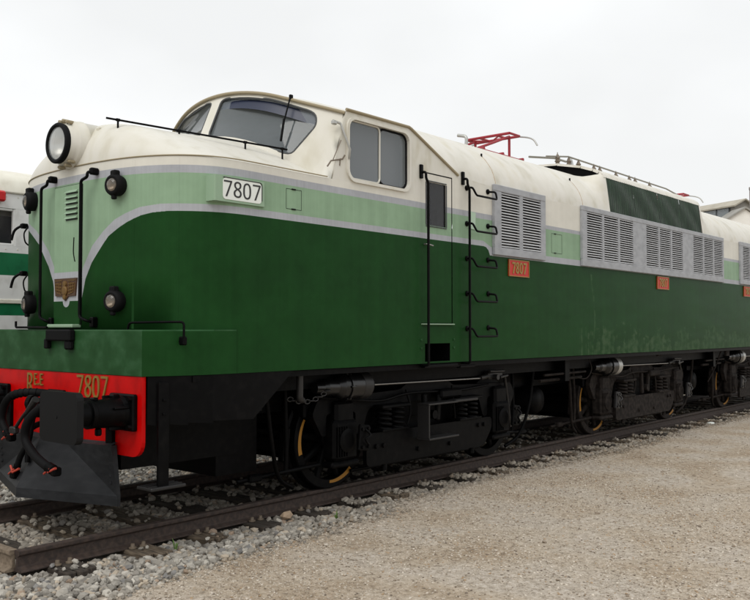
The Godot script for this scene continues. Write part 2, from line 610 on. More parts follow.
func front_point(z: float, v: float) -> Vector3:    # the sloping cab front between the hood and the brow
	var xb := base_x(z)
	var b := Vector3(xb, hood_y(xb, z) - 0.01, z)
	var xt := brow_x(z) + 0.015
	var t := Vector3(xt, roof_y(3.945, z) - roof_drop(xt) - 0.012, z)
	return b.lerp(t, v)

func wall_uv(s: float, y: float) -> Vector2:
	return Vector2(s / A_LEN, (Y1 - y) / (Y1 - Y0))

# the shell of one end, built at the front; the rear end is the same set turned about the middle
func end_shell() -> Array:
	var out := []
	# nose wall with the first metres of the flat side, both sides in one sheet
	var cols := []
	for i in 61:
		cols.append([arc_x[i], arc_z[i], arc[i]])
	for x in [1.5, 2.12]:
		cols.append([x, W, arc[60] + x - 1.13])
	var ys := [Y0, 1.83, 2.3, 2.8, 3.19, 3.25]
	var s := new_st()
	for side in [1.0, -1.0]:
		var rows := []
		var uv := []
		for y in ys:
			var r := []
			var u := []
			for c in cols:
				if y < 1.8 and c[0] < 0.9:
					r.append(Vector3(maxf(c[0], 0.5), 1.80, c[1] * side))   # behind the apron
				else:
					r.append(Vector3(c[0], y, c[1] * side))
				u.append(wall_uv(c[2], y))
			rows.append(r); uv.append(u)
		if side < 0:
			rows.reverse(); uv.reverse()
		sheet(s, rows, uv)
	out.append([finish(s), "nose", M.livery_front])
	# cab wall with openings for the door and the step
	var k := arc[60] - 1.13
	for side in [1.0, -1.0]:
		s = new_st(true)
		var xs := [2.12, 2.8, 3.50, 3.57, 4.03, 4.08, 4.90]
		var yy := [Y0, 1.475, 1.67, 1.88, 2.5, 3.0, 3.19, 3.25, 3.52]
		for i in xs.size() - 1:
			for j in yy.size() - 1:
				var door: bool = xs[i] > 3.49 and xs[i] < 4.07 and yy[j] > 1.87
				var step: bool = xs[i] > 3.56 and xs[i] < 4.02 and yy[j] > 1.46 and yy[j] < 1.66
				if side > 0 and (door or step): continue
				if yy[j] > 3.24 and not (xs[i] > 4.07): continue
				quad_uv(s, [Vector3(xs[i], yy[j], W * side), Vector3(xs[i + 1], yy[j], W * side), Vector3(xs[i + 1], yy[j + 1], W * side), Vector3(xs[i], yy[j + 1], W * side)],
					[wall_uv(xs[i] + k, yy[j]), wall_uv(xs[i + 1] + k, yy[j]), wall_uv(xs[i + 1] + k, yy[j + 1]), wall_uv(xs[i] + k, yy[j + 1])])
		out.append([finish(s), "cab_wall", M.livery_front])
	# hood
	s = new_st()
	var rows := []
	for i in 41:
		var rho := 1.0 - pow(i / 40.0, 2.0)
		var r := []
		for j in 49:
			var a := -PI / 2 + PI * j / 48.0
			var x := 1.13 - 0.89 * rho * pow(absf(cos(a)), 2.0 / N)
			var z := W * rho * pow(absf(sin(a)), 2.0 / N) * signf(a)
			r.append(Vector3(x, hood_y(x, z), z))
		rows.append(r)
	sheet(s, rows)
	rows = []
	for i in 13:
		var r := []
		for j in 49:
			var t := -1.0 + 2.0 * j / 48.0
			var z := W * sin(t * PI / 2)
			var x := lerpf(1.13, base_x(z) + 0.012, i / 12.0)
			r.append(Vector3(x, hood_y(x, z), z))
		rows.append(r)
	sheet(s, rows)
	out.append([finish(s), "hood", M.cream_paint])
	# seam along the hood
	s = new_st()
	var pts := []
	for i in range(-24, 25):
		var a := PI / 2 * i / 24.0
		pts.append(Vector3(1.13 - 0.893 * pow(cos(a), 2.0 / N), 3.262, (W + 0.003) * pow(absf(sin(a)), 2.0 / N) * signf(a)))
	pts.insert(0, Vector3(2.05, 3.262, -W - 0.003))
	pts.append(Vector3(2.05, 3.262, W + 0.003))
	tube(s, pts, 0.006, 6)
	out.append([finish(s), "hood_seam", M.tan_seal])
	# cab front with its two window openings
	s = new_st()
	var outer := PackedVector2Array()
	for i in 11: outer.append(Vector2(1.41 * i / 10.0, 0.0))
	for i in range(1, 5): outer.append(Vector2(1.41, i / 4.0))
	for i in range(9, -1, -1): outer.append(Vector2(1.41 * i / 10.0, 1.0))
	for i in range(3, 0, -1): outer.append(Vector2(0.0, i / 4.0))
	var inner := window_poly()
	var pairs := ring_pairs(outer, inner, Vector2(0.6, 0.5))
	for side in [1.0, -1.0]:
		var rr := []
		for q in 5:
			var r := []
			for p in pairs + [pairs[0]]:
				var m: Vector2 = p[0].lerp(p[1], q / 4.0)
				var v := front_point(m.x, m.y)
				r.append(Vector3(v.x, v.y, v.z * side))
			rr.append(r)
		if side < 0: rr.reverse()
		sheet(s, rr)
		var corner := [[], [], []]
		for i in range(-1, 7):
			var v := front_point(1.41, i / 6.0)
			corner[0].append(Vector3(v.x, v.y, v.z * side))
			corner[1].append(Vector3(v.x + 0.012, v.y - 0.002, (v.z + 0.018) * side))
			corner[2].append(Vector3(v.x + 0.05, v.y - 0.004, W * side))
		if side < 0: corner.reverse()
		sheet(s, corner)
	out.append([finish(s), "cab_front", M.cream_paint])
	# cab side above the belt, with the rounded window opening
	for side in [1.0, -1.0]:
		s = new_st(true)
		var o2 := PackedVector2Array([Vector2(2.12, 3.25), Vector2(3.50, 3.25), Vector2(3.50, eave(3.50)), Vector2(3.31, 3.945), Vector2(2.31, 3.945)])
		var i2 := rounded_rect(2.34, 3.28, 3.29, 3.875, 0.10)
		var pr := ring_pairs(o2, i2, Vector2(2.8, 3.58))
		var r0 := []
		var r1 := []
		var r2 := []
		for p in pr + [pr[0]]:
			r0.append(Vector3(p[0].x, p[0].y, W * side)); r1.append(Vector3(p[1].x, p[1].y, W * side)); r2.append(Vector3(p[1].x, p[1].y, (W - 0.05) * side))
		sheet(s, [r0, r1, r2], [], true)
		quad(s, Vector3(3.50, 3.52, W * side), Vector3(4.08, 3.52, W * side), Vector3(4.08, eave(4.08), W * side), Vector3(3.50, eave(3.5), W * side))
		quad(s, Vector3(4.08, 3.52, W * side), Vector3(4.90, 3.52, W * side), Vector3(4.18, eave(4.18), W * side), Vector3(4.08, eave(4.08), W * side))
		if side < 0:
			quad(s, Vector3(3.50, 3.25, -W), Vector3(4.08, 3.25, -W), Vector3(4.08, 3.52, -W), Vector3(3.50, 3.52, -W))
		out.append([finish(s), "cab_side", M.cream_paint])
		# weather moulding along the eave and the diagonal behind the window
		s = new_st()
		tube(s, [Vector3(2.31, 3.95, (W + 0.006) * side), Vector3(3.29, 3.952, (W + 0.006) * side), Vector3(3.33, 3.94, (W + 0.006) * side), Vector3(4.19, 3.563, (W + 0.006) * side)], 0.016, 6)
		out.append([finish(s), "eave_moulding", M.tan_seal])
	# brow moulding
	s = new_st()
	pts = []
	for i in range(-20, 21):
		var z := W * i / 20.0
		var x := brow_x(z)
		pts.append(Vector3(x - 0.004, roof_y(3.945, z) - roof_drop(x) - 0.004, z))
	tube(s, pts, 0.017, 6)
	out.append([finish(s), "brow_moulding", M.tan_seal])
	# roof from the brow back to the raised middle
	s = new_st()
	rows = []
	var stations := []
	for i in 13: stations.append(1.9 + 1.4 * i / 12.0)
	for i in range(1, 11): stations.append(3.3 + 0.9 * i / 10.0)
	stations.append_array([4.5, 5.0, 6.0, 7.0, 7.4, 7.6, 7.7, 7.8, 7.88, 7.95, 8.0, 8.05, 8.10, 8.125])
	for xs in stations:
		var e := eave(xs)
		var p0 := 2.0 * atan((e - 3.52) / 0.8)
		var r := []
		var zs := [[W, e]]
		for i in 33:
			var a := p0 + (PI - 2.0 * p0) * i / 32.0
			var q := Vector2(W * cos(a), 3.52 + 0.8 * sin(a))
			if xs > 7.4:          # the shoulders swell to meet the raised middle
				var u := minf(a, PI - a) / (PI / 2)
				var t := smoothstep(7.75, 8.1, xs) * (1.0 - smoothstep(0.36, 0.56, u))
				var rp := raised(u)
				q = q.lerp(Vector2(rp.x * signf(q.x), rp.y), t)
			zs.append([q.x, q.y])
		zs.append([-W, e])
		for q in zs:
			var x: float = xs
			if xs < 3.3:
				x = xs + (brow_x(q[0]) - 1.9) * (1.0 - (xs - 1.9) / 1.4)
			r.append(Vector3(x, q[1] - roof_drop(x), q[0]))
		rows.append(r)
	sheet(s, rows)
	out.append([finish(s), "roof", M.roof_cream])
	# apron: the green band that carries the buffer beam
	s = new_st(true)
	var plan := [Vector2(0.15, 0.0), Vector2(0.15, 1.25), Vector2(0.30, 1.325), Vector2(0.50, 1.392), Vector2(0.72, 1.43), Vector2(0.95, W + 0.003)]
	for side in [1.0, -1.0]:
		for i in plan.size() - 1:
			var a: Vector2 = plan[i]
			var b: Vector2 = plan[i + 1]
			s.set_smooth_group(-1 if i == 0 else 1)
			var ia := Vector2(a.x + 0.012, maxf(0.0, a.y - 0.008)) if i < 4 else a
			var ib := Vector2(b.x + 0.012, b.y - 0.008) if i < 4 else b
			s.set_smooth_group(-1)
			quad(s, Vector3(a.x, 1.812, a.y * side), Vector3(b.x, 1.812, b.y * side), Vector3(ib.x, 1.824, ib.y * side), Vector3(ia.x, 1.824, ia.y * side))
			quad(s, Vector3(ia.x, 1.824, ia.y * side), Vector3(ib.x, 1.824, ib.y * side), Vector3(1.1, 1.824, minf(1.3, ib.y) * side), Vector3(1.1, 1.824, minf(1.2, ia.y) * side))
	out.append([finish(s), "apron", M.green_paint])
	for side in [1.0, -1.0]:
		s = new_st()
		var ar := []
		var au := []
		for y in [Y0, 1.6, 1.812]:
			var r := []
			var u := []
			for i in range(1, plan.size()):
				r.append(Vector3(plan[i].x, y, plan[i].y * side)); u.append(wall_uv(plan[i].x + 0.81, y))
			ar.append(r); au.append(u)
		sheet(s, ar, au)
		out.append([finish(s), "apron_side", M.livery_front])
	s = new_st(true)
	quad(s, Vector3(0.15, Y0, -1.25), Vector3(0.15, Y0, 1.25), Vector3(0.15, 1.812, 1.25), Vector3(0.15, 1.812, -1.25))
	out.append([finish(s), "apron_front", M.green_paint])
	# red buffer beam
	s = new_st(true)
	var beam := PackedVector2Array([Vector2(-1.245, 1.453)])
	for i in 6:
		var a := PI + PI / 2 * i / 5.0
		beam.append(Vector2(-1.125 + cos(a) * 0.12, 0.94 + sin(a) * 0.12))
	for i in 6:
		var a := PI * 1.5 + PI / 2 * i / 5.0
		beam.append(Vector2(1.125 + cos(a) * 0.12, 0.94 + sin(a) * 0.12))
	beam.append(Vector2(1.245, 1.453))
	prism(s, beam, Vector3(0.158, 0, 0), Vector3.BACK, Vector3.UP, Vector3(0.035, 0, 0))
	out.append([finish(s), "buffer_beam", M.red_paint])
	# black side skirts
	for side in [1.0, -1.0]:
		s = new_st(true)
		var sk := [Vector2(0.195, 1.262), Vector2(0.30, 1.315), Vector2(0.50, 1.383), Vector2(0.72, 1.421), Vector2(1.15, 1.427)]
		for i in sk.size() - 1:
			var a: Vector2 = sk[i]
			var b: Vector2 = sk[i + 1]
			quad(s, Vector3(a.x, 1.08, a.y * side), Vector3(b.x, 1.06, b.y * side), Vector3(b.x, 1.454, b.y * side), Vector3(a.x, 1.454, a.y * side))
			quad(s, Vector3(a.x, 1.08, a.y * side), Vector3(b.x, 1.06, b.y * side), Vector3(b.x, 1.06, (b.y - 0.02) * side), Vector3(a.x, 1.08, (a.y - 0.02) * side))
		quad(s, Vector3(1.15, 1.06, 1.427 * side), Vector3(1.62, 1.454, 1.427 * side), Vector3(1.3, 1.454, 1.427 * side), Vector3(1.15, 1.454, 1.427 * side))
		out.append([finish(s), "skirt", M.black_paint])
	return out

func window_poly() -> PackedVector2Array:
	return round_poly([Vector2(0.075, 0.07), Vector2(1.03, 0.09), Vector2(1.20, 0.72), Vector2(1.17, 0.90), Vector2(0.75, 0.93), Vector2(0.075, 0.92)], 0.10, 4)

func windscreens(parent: Node3D) -> void:
	var poly := window_poly()
	for side in [1.0, -1.0]:
		var s := new_st()
		var idx := Geometry2D.triangulate_polygon(poly)
		for i in range(0, idx.size(), 3):
			var p := []
			for q in 3:
				var v := front_point(poly[idx[i + q]].x, poly[idx[i + q]].y)
				p.append(Vector3(v.x + 0.022, v.y, v.z * side))
			tri(s, p[0], p[1], p[2])
		var pane := done(s, "windscreen", M.glass, parent)
		s = new_st()
		var loop := []
		for p in poly:
			var v := front_point(p.x, p.y)
			loop.append(Vector3(v.x + 0.006, v.y, v.z * side))
		loop.append(loop[0])
		tube(s, loop, 0.011, 5)
		done(s, "window_seal", M.dark_grey, pane)
		# tinted sun band behind the top of the driver's pane
		if side < 0: continue
		s = new_st()
		var rows := [[], []]
		for i in 13:
			var z := lerpf(0.05, 1.24, i / 12.0)
			var a := front_point(z, 0.70)
			var b := front_point(z, 0.985)
			rows[0].append(Vector3(a.x + 0.045, a.y, z * side))
			rows[1].append(Vector3(b.x + 0.045, b.y, z * side))
		sheet(s, rows)
		done(s, "sun_visor", M.visor_blue, pane)
		# wiper
		s = new_st()
		var w0 := front_point(0.93, 1.0) + Vector3(-0.03, 0.03, 0)
		var w1 := front_point(0.94, 0.62) + Vector3(-0.05, 0, 0)
		var w2 := front_point(0.95, 0.16) + Vector3(-0.03, 0, 0)
		var f := Vector3(1, 1, side)
		tube(s, [w0 * f, w1 * f], 0.008, 6)
		tube(s, [(w1 + Vector3(0.0, 0.02, 0)) * f, w2.lerp(w1, 0.25) * f], 0.012, 6)
		box(s, (w0 + Vector3(0.01, 0.0, 0)) * f, Vector3(0.04, 0.05, 0.03), 0.006)
		done(s, "wiper", M.black_paint, parent)

func side_windows(parent: Node3D) -> void:
	for side in [1.0, -1.0]:
		var s := new_st(true)
		var o2 := rounded_rect(2.315, 3.255, 3.315, 3.90, 0.12)
		var i2 := rounded_rect(2.345, 3.285, 3.285, 3.87, 0.095)
		var pr := ring_pairs(o2, i2, Vector2(2.8, 3.58))
		var rows := [[], [], [], []]
		for p in pr + [pr[0]]:
			rows[0].append(Vector3(p[0].x, p[0].y, W * side))
			rows[1].append(Vector3(p[0].x, p[0].y, (W + 0.022) * side))
			rows[2].append(Vector3(p[1].x, p[1].y, (W + 0.022) * side))
			rows[3].append(Vector3(p[1].x, p[1].y, (W - 0.045) * side))
		sheet(s, rows, [], true)
		var fr := done(s, "side_window", M.cream_paint, parent)
		# two sliding panes with thin metal frames
		for k in 2:
			s = new_st(true)
			var x0 := 2.345 if k == 0 else 2.82
			var x1 := 2.83 if k == 0 else 3.285
			var zz: float = (W - 0.012 if k == 0 else W - 0.028) * side
			var q := rounded_rect(x0, 3.285, x1, 3.87, 0.03)
			var c := Vector2((x0 + x1) / 2, 3.58)
			for i in q.size():
				var a := q[i]
				var b := q[(i + 1) % q.size()]
				tri(s, Vector3(c.x, c.y, zz), Vector3(a.x, a.y, zz), Vector3(b.x, b.y, zz))
			var pane := done(s, "pane", M.glass, fr)
			s = new_st()
			var loop := []
			for p in rounded_rect(x0 + 0.008, 3.293, x1 - 0.008, 3.862, 0.05 if k == 0 else 0.085): loop.append(Vector3(p.x, p.y, zz + 0.004 * side))
			loop.append(loop[0])
			tube(s, loop, 0.012, 5)
			var sf := done(s, "pane_frame", M.lens_ring if k == 0 else M.rubber, fr)
			sf.set_meta("label", "thin frame of a sliding cab window pane")
			pane.set_meta("label", "grey sliding pane of the cab side window")
		s = new_st(true)
		box(s, Vector3(2.815, 3.56, (W - 0.16) * side), Vector3(1.05, 0.66, 0.01))
		done(s, "blind", M.blind_grey, fr)

func build_body() -> void:
	make_outline()
	for e in end_shell():
		put(e[0], e[1], e[2], loco)
		put(e[0], e[1], e[2], loco, Transform3D(Basis(Vector3.UP, PI), Vector3(2 * XM, 0, 0)))
	# welded joint strips of the nose and side panels, painted like the wall they lie on
	for q in [0.86, 1.26]:
		var ws := new_st(true)
		var pp := []
		for d in [-0.012, -0.009, 0.009, 0.012]:
			var sv: float = q + d
			var off := 0.002 if absf(d) < 0.01 else 0.0003
			if sv < arc[60]:
				var i := 0
				while arc[i + 1] < sv: i += 1
				var t := (sv - arc[i]) / (arc[i + 1] - arc[i])
				var dir := Vector2(arc_x[i + 1] - arc_x[i], arc_z[i + 1] - arc_z[i]).normalized()
				pp.append([lerpf(arc_x[i], arc_x[i + 1], t) - dir.y * off, lerpf(arc_z[i], arc_z[i + 1], t) + dir.x * off, sv])
			else:
				pp.append([sv - arc[60] + 1.13, W + off, sv])
		for i in 3:
			for yy in [[1.83, 2.5], [2.5, 3.24]]:
				quad_uv(ws, [Vector3(pp[i][0], yy[0], pp[i][1]), Vector3(pp[i + 1][0], yy[0], pp[i + 1][1]), Vector3(pp[i + 1][0], yy[1], pp[i + 1][1]), Vector3(pp[i][0], yy[1], pp[i][1])],
					[wall_uv(pp[i][2], yy[0]), wall_uv(pp[i + 1][2], yy[0]), wall_uv(pp[i + 1][2], yy[1]), wall_uv(pp[i][2], yy[1])])
		done(ws, "joint_strip", M.livery_front, loco)
	# flat sides between the cabs
	for side in [1.0, -1.0]:
		var s := new_st(true)
		var ys := [Y0, 2.0, 2.6, 3.0, 3.52]
		var xs := [4.90, 7.0, 9.0, 11.0, 13.0, 15.16]
		for i in 5:
			for j in 4:
				var p := []
				var u := []
				for c in [[0, 0], [1, 0], [1, 1], [0, 1]]:
					p.append(Vector3(xs[i + c[0]], ys[j + c[1]], W * side))
					u.append(Vector2((xs[i + c[0]] - B_X0) / (B_X1 - B_X0), (Y1 - ys[j + c[1]]) / (Y1 - Y0)))
				quad_uv(s, p, u)
		done(s, "body_side", M.livery_side, loco)
	# raised middle of the roof with its dark green grille
	var prof := []
	for q in RAISED: prof.append([q[1], q[2]])
	var st := new_st()
	var rows := []
	for x in [8.06, 8.10, 8.3, 9.3, 10.3, 11.3, 11.8, 11.95, 12.0]:
		var r := []
		var side_list := []
		for i in range(1, prof.size()): side_list.append(Vector2(prof[i][0], prof[i][1]))
		for i in range(prof.size() - 2, 0, -1): side_list.append(Vector2(-prof[i][0], prof[i][1]))
		for p in side_list:
			var y: float = p.y
			var z: float = p.x
			r.append(Vector3(x, y, z))
		rows.append(r)
	sheet(st, rows)
	for x in [8.06]:
		st.set_smooth_group(-1)
		for i in range(1, prof.size() - 1):
			for side in [1.0, -1.0]:
				var z0: float = prof[i][0]
				var z1: float = prof[i + 1][0]
				quad(st, Vector3(x, prof[i][1], z0 * side), Vector3(x, prof[i + 1][1], z1 * side), Vector3(x, maxf(prof[i + 1][1] - 0.035, 0), z1 * 0.985 * side), Vector3(x, prof[i][1] - 0.03, z0 * 0.975 * side))
	var hatch := done(st, "raised_roof", M.roof_cream, loco)
	st = new_st(true)
	for i in range(1, prof.size() - 1):
		for side in [1.0, -1.0]:
			quad(st, Vector3(8.10, prof[i][1], prof[i][0] * side), Vector3(8.10, prof[i + 1][1], prof[i + 1][0] * side), Vector3(8.10, 3.8, prof[i + 1][0] * side), Vector3(8.10, 3.8, prof[i][0] * side))
	done(st, "end_plate", M.bogie_black, hatch)
	for side in [1.0, -1.0]:
		var gr := group_node("roof_grille", loco, Vector3(XM, 3.52, W * side))
		for k in 4:
			st = new_st(true)
			var x0 := 8.125 + 0.9505 * k
			var x1 := x0 + 0.945
			var rr := []
			for i in 8:
				var y := lerpf(3.53, 4.078, i / 7.0)
				var z := lerpf(1.425, 1.358, i / 7.0)
				var bulge := 0.012 * sin(i / 7.0 * PI)
				var r := []
				for q in 61:
					var rib := 0.007 * sin(q / 60.0 * TAU * 15.0) + 0.004 * sin(q * 1.7 + i * 0.9 + k)
					r.append(Vector3(lerpf(x0, x1, q / 60.0) - XM, y - 3.52, (z + rib + bulge * sin(q / 60.0 * PI) - W) * side))
				rr.append(r)
			sheet(st, rr)
			done(st, "grille_panel", M.mesh_green, gr)
	# floor and main frame
	st = new_st(true)
	box(st, Vector3(XM, 1.425, 0), Vector3(19.0, 0.05, 2.80))
	for side in [1.0, -1.0]:
		box(st, Vector3(XM, 1.33, 1.05 * side), Vector3(17.0, 0.16, 0.12))
	box(st, Vector3(XM, 1.20, 0), Vector3(18.6, 0.4, 1.3))
	for x in [0.95, 19.1]:
		box(st, Vector3(x, 0.95, 0), Vector3(1.3, 0.58, 1.5))
		box(st, Vector3(x + (0.62 if x < 5.0 else -0.62), 0.75, 0), Vector3(0.5, 0.56, 1.44))
	for x in [0.75, 1.35, 7.1, 13.0, 18.8]:
		box(st, Vector3(x, 1.25, 0), Vector3(0.12, 0.3, 2.5))
	done(st, "main_frame", M.bogie_black, loco)
	# inside of the cabs
	for i in 2:
		st = new_st(true)
		box(st, Vector3(3.46 if i == 0 else 2 * XM - 3.46, 2.7, 0), Vector3(0.04, 2.4, 2.7))
		done(st, "cab_bulkhead", M.bulkhead_grey, loco)

# ---------------------------------------------------------------- fittings on the body
func door_and_ladder() -> void:
	var k := arc[60] - 1.13
	var zl := W - 0.006
	var s := new_st(true)
	var xs := [3.508, 3.61, 3.96, 4.072]
	var ys := [1.892, 2.95, 3.42, 3.508]
	for i in 3:
		for j in 3:
			if i == 1 and j == 1: continue
			quad_uv(s, [Vector3(xs[i], ys[j], zl), Vector3(xs[i + 1], ys[j], zl), Vector3(xs[i + 1], ys[j + 1], zl), Vector3(xs[i], ys[j + 1], zl)],
				[wall_uv(xs[i] + k, ys[j]), wall_uv(xs[i + 1] + k, ys[j]), wall_uv(xs[i + 1] + k, ys[j + 1]), wall_uv(xs[i] + k, ys[j + 1])])
	var door := done(s, "door", M.livery_front, loco)
	s = new_st(true)
	for a in [[3.50, 3.506], [4.074, 4.08]]:
		box(s, Vector3((a[0] + a[1]) / 2, 2.70, W - 0.02), Vector3(0.006, 1.64, 0.03))
	box(s, Vector3(3.79, 3.517, W - 0.02), Vector3(0.58, 0.006, 0.03))
	box(s, Vector3(3.79, 2.7, W - 0.30), Vector3(0.6, 1.66, 0.006))
	done(s, "door_jamb", M.bogie_black, door)
	s = new_st(true)
	box(s, Vector3(3.785, 3.185, zl - 0.012), Vector3(0.36, 0.48, 0.006))
	done(s, "pane", M.dark_glass, door)
	s = new_st(true)
	for a in [[3.785, 3.431, 0.40, 0.022], [3.785, 2.939, 0.40, 0.022]]:
		box(s, Vector3(a[0], a[1], zl + 0.004), Vector3(a[2] - 0.02, 0.012, 0.012), 0.003)
	for x in [3.599, 3.971]:
		box(s, Vector3(x, 3.185, zl + 0.004), Vector3(0.012, 0.469, 0.0118), 0.003)
	done(s, "window_frame", M.dark_grey, door)
	s = new_st()
	tube(s, bend([Vector3(3.565, 2.735, zl), Vector3(3.565, 2.735, zl + 0.05), Vector3(3.66, 2.725, zl + 0.05)], 0.02), 0.009, 6)
	done(s, "handle", M.steel, door)
	s = new_st(true)
	box(s, Vector3(3.79, 1.878, W + 0.012), Vector3(0.57, 0.012, 0.05), 0.003)
	done(s, "door_sill", M.pale_green, loco)
	# recessed step under the door
	s = new_st(true)
	var r0 := Vector3(3.57, 1.475, 0)
	var r1 := Vector3(4.03, 1.67, 0)
	var d := W - 0.30
	quad(s, Vector3(r0.x, r0.y, W), Vector3(r1.x, r0.y, W), Vector3(r1.x, r0.y, d), Vector3(r0.x, r0.y, d))
	quad(s, Vector3(r0.x, r1.y, W), Vector3(r1.x, r1.y, W), Vector3(r1.x, r1.y, d), Vector3(r0.x, r1.y, d))
	quad(s, Vector3(r0.x, r0.y, W), Vector3(r0.x, r1.y, W), Vector3(r0.x, r1.y, d), Vector3(r0.x, r0.y, d))
	quad(s, Vector3(r1.x, r0.y, W), Vector3(r1.x, r1.y, W), Vector3(r1.x, r1.y, d), Vector3(r1.x, r0.y, d))
	quad(s, Vector3(r0.x, r0.y, d), Vector3(r1.x, r0.y, d), Vector3(r1.x, r1.y, d), Vector3(r0.x, r1.y, d))
	done(s, "step_recess", M.bogie_black, loco)
	for x in [3.50, 4.10]:
		for y in [1.62, 1.71]:
			s = new_st()
			lathe(s, [Vector2(0.014, 0), Vector2(0.014, 0.01), Vector2(0, 0.013)], Vector3(x, y, W), Vector3.BACK, 6)
			done(s, "bolt", M.green_paint, loco)
	# handrails
	for x in [3.535, 4.315]:
		s = new_st()
		var z := W + 0.075
		var top := 3.50 if x < 4.0 else 3.53
		tube(s, bend([Vector3(x - 0.04, top, W), Vector3(x - 0.04, top, z), Vector3(x - 0.04, top - 0.07, z), Vector3(x, top - 0.11, z), Vector3(x, 1.50, z), Vector3(x, 1.44, z), Vector3(x, 1.44, W - 0.08)], 0.03), 0.0145, 8)
		box(s, Vector3(x - 0.04, top + 0.01, W + 0.012), Vector3(0.045, 0.15, 0.03), 0.006)
		done(s, "handrail", M.black_paint, loco)
	s = new_st()
	for y in [3.35, 2.94, 2.54, 2.14, 1.74]:
		var z := W + 0.115
		var st := new_st()
		tube(st, bend([Vector3(4.36, y + 0.09, W), Vector3(4.36, y + 0.09, z - 0.03), Vector3(4.40, y, z), Vector3(4.83, y, z), Vector3(4.83, y + 0.09, z - 0.02), Vector3(4.80, y + 0.10, W)], 0.025), 0.0125, 8)
		lathe(st, [Vector2(0.032, 0), Vector2(0.032, 0.014), Vector2(0.02, 0.022), Vector2(0, 0.022)], Vector3(4.80, y + 0.10, W), Vector3.BACK, 8)
		lathe(st, [Vector2(0.032, 0), Vector2(0.032, 0.014), Vector2(0.02, 0.022), Vector2(0, 0.022)], Vector3(4.36, y + 0.09, W), Vector3.BACK, 8)
		done(st, "ladder_rung", M.black_paint, loco)
	# small data plate and flush hatches
	s = new_st(true)
	box(s, Vector3(4.475, 3.075, W + 0.006), Vector3(0.115, 0.20, 0.010), 0.002, Basis(Vector3.BACK, -0.06))
	done(s, "data_plate", M.plate_green, loco)
	for a in [[1.52, 1.71, 2.905, 3.085], [6.34, 6.62, 2.83, 3.085]]:
		s = new_st()
		for q in [[a[0], a[2], a[0], a[3]], [a[0], a[3], a[1], a[3]], [a[0], a[2], a[1], a[2]], [a[1], a[2], a[1], a[3]]]:
			tube(s, [Vector3(q[0], q[1], W), Vector3(q[2], q[3], W)], 0.0025, 4)
		for q in [a[2], a[3]]:
			box(s, Vector3(a[0] + 0.09, q, W + 0.003), Vector3(0.05, 0.012, 0.008))
		done(s, "hatch", M.rubber, loco)
	for x in [4.98, 7.24]:
		s = new_st()
		box(s, Vector3(x, 3.935, 1.235), Vector3(0.012, 0.05, 0.02))
		var nib := done(s, "rain_nib", M.rubber, loco)
		s = new_st()
		var run := []
		for i in 9:
			var ph := lerpf(0.52, 0.02, i / 8.0)
			run.append(Vector3(x + 0.004 * sin(i * 2.1), 3.52 + 0.8 * sin(ph), W * cos(ph)))
		tube(s, run, 0.0032, 4)
		done(s, "rust_run", M.rust_run, nib)

func louvres() -> void:
	var slat := new_st(true)
	box(slat, Vector3.ZERO, Vector3(1.0, 0.029, 0.0035), 0.0, Basis(Vector3.RIGHT, deg_to_rad(-52)))
	var slat_mesh := finish(slat)
	var panels := [
		[4.90, 6.12, 2.71, 3.555, [[5.05, 5.47], [5.55, 6.00]]],
		[7.15, 12.93, 2.70, 3.545, [[7.29, 7.77], [7.83, 8.30], [8.36, 8.83], [9.33, 9.81], [9.87, 10.33], [10.39, 10.86], [11.36, 11.83], [11.89, 12.35], [12.41, 12.86]]],
		[13.92, 15.14, 2.71, 3.555, [[14.07, 14.49], [14.57, 15.02]]],
	]
	var rng := RandomNumberGenerator.new()
	rng.seed = 5
	for p in panels:
		var s := new_st(true)
		var z0 := W + 0.002
		var z1 := W + 0.042
		var y0: float = 2.805
		var y1: float = 3.475
		# frame: top and bottom rails, and a stile between every two columns
		box(s, Vector3((p[0] + p[1]) / 2, (p[2] + y0) / 2, (z0 + z1) / 2), Vector3(p[1] - p[0], y0 - p[2], z1 - z0), 0.006)
		box(s, Vector3((p[0] + p[1]) / 2, (p[3] + y1) / 2, (z0 + z1) / 2), Vector3(p[1] - p[0], p[3] - y1, z1 - z0), 0.006)
		var edges := [p[0]]
		for c in p[4]: edges.append(c[0]); edges.append(c[1])
		edges.append(p[1])
		for i in range(0, edges.size(), 2):
			if edges[i + 1] - edges[i] > 0.01:
				box(s, Vector3((edges[i] + edges[i + 1]) / 2, (y0 + y1) / 2, (z0 + z1 - 0.004) / 2), Vector3(edges[i + 1] - edges[i], y1 - y0, z1 - z0 - 0.004))
		var fr := done(s, "louvre_panel", M.louvre_grey, loco)
		s = new_st(true)
		box(s, Vector3((p[0] + p[1]) / 2, (y0 + y1) / 2, W + 0.004), Vector3(p[1] - p[0] - 0.02, y1 - y0, 0.004))
		done(s, "backing", M.bogie_black, fr)
		for c in p[4]:
			for i in 20:
				var y := lerpf(y0 + 0.018, y1 - 0.012, i / 19.0)
				put(slat_mesh, "slat", M.slat_grey, fr, Transform3D(Basis().scaled(Vector3(c[1] - c[0] + 0.004, 1, 1)).rotated(Vector3.BACK, rng.randf_range(-0.006, 0.006)), Vector3((c[0] + c[1]) / 2, y + rng.randf_range(-0.0015, 0.0015), W + 0.026 + rng.randf_range(-0.002, 0.002))))

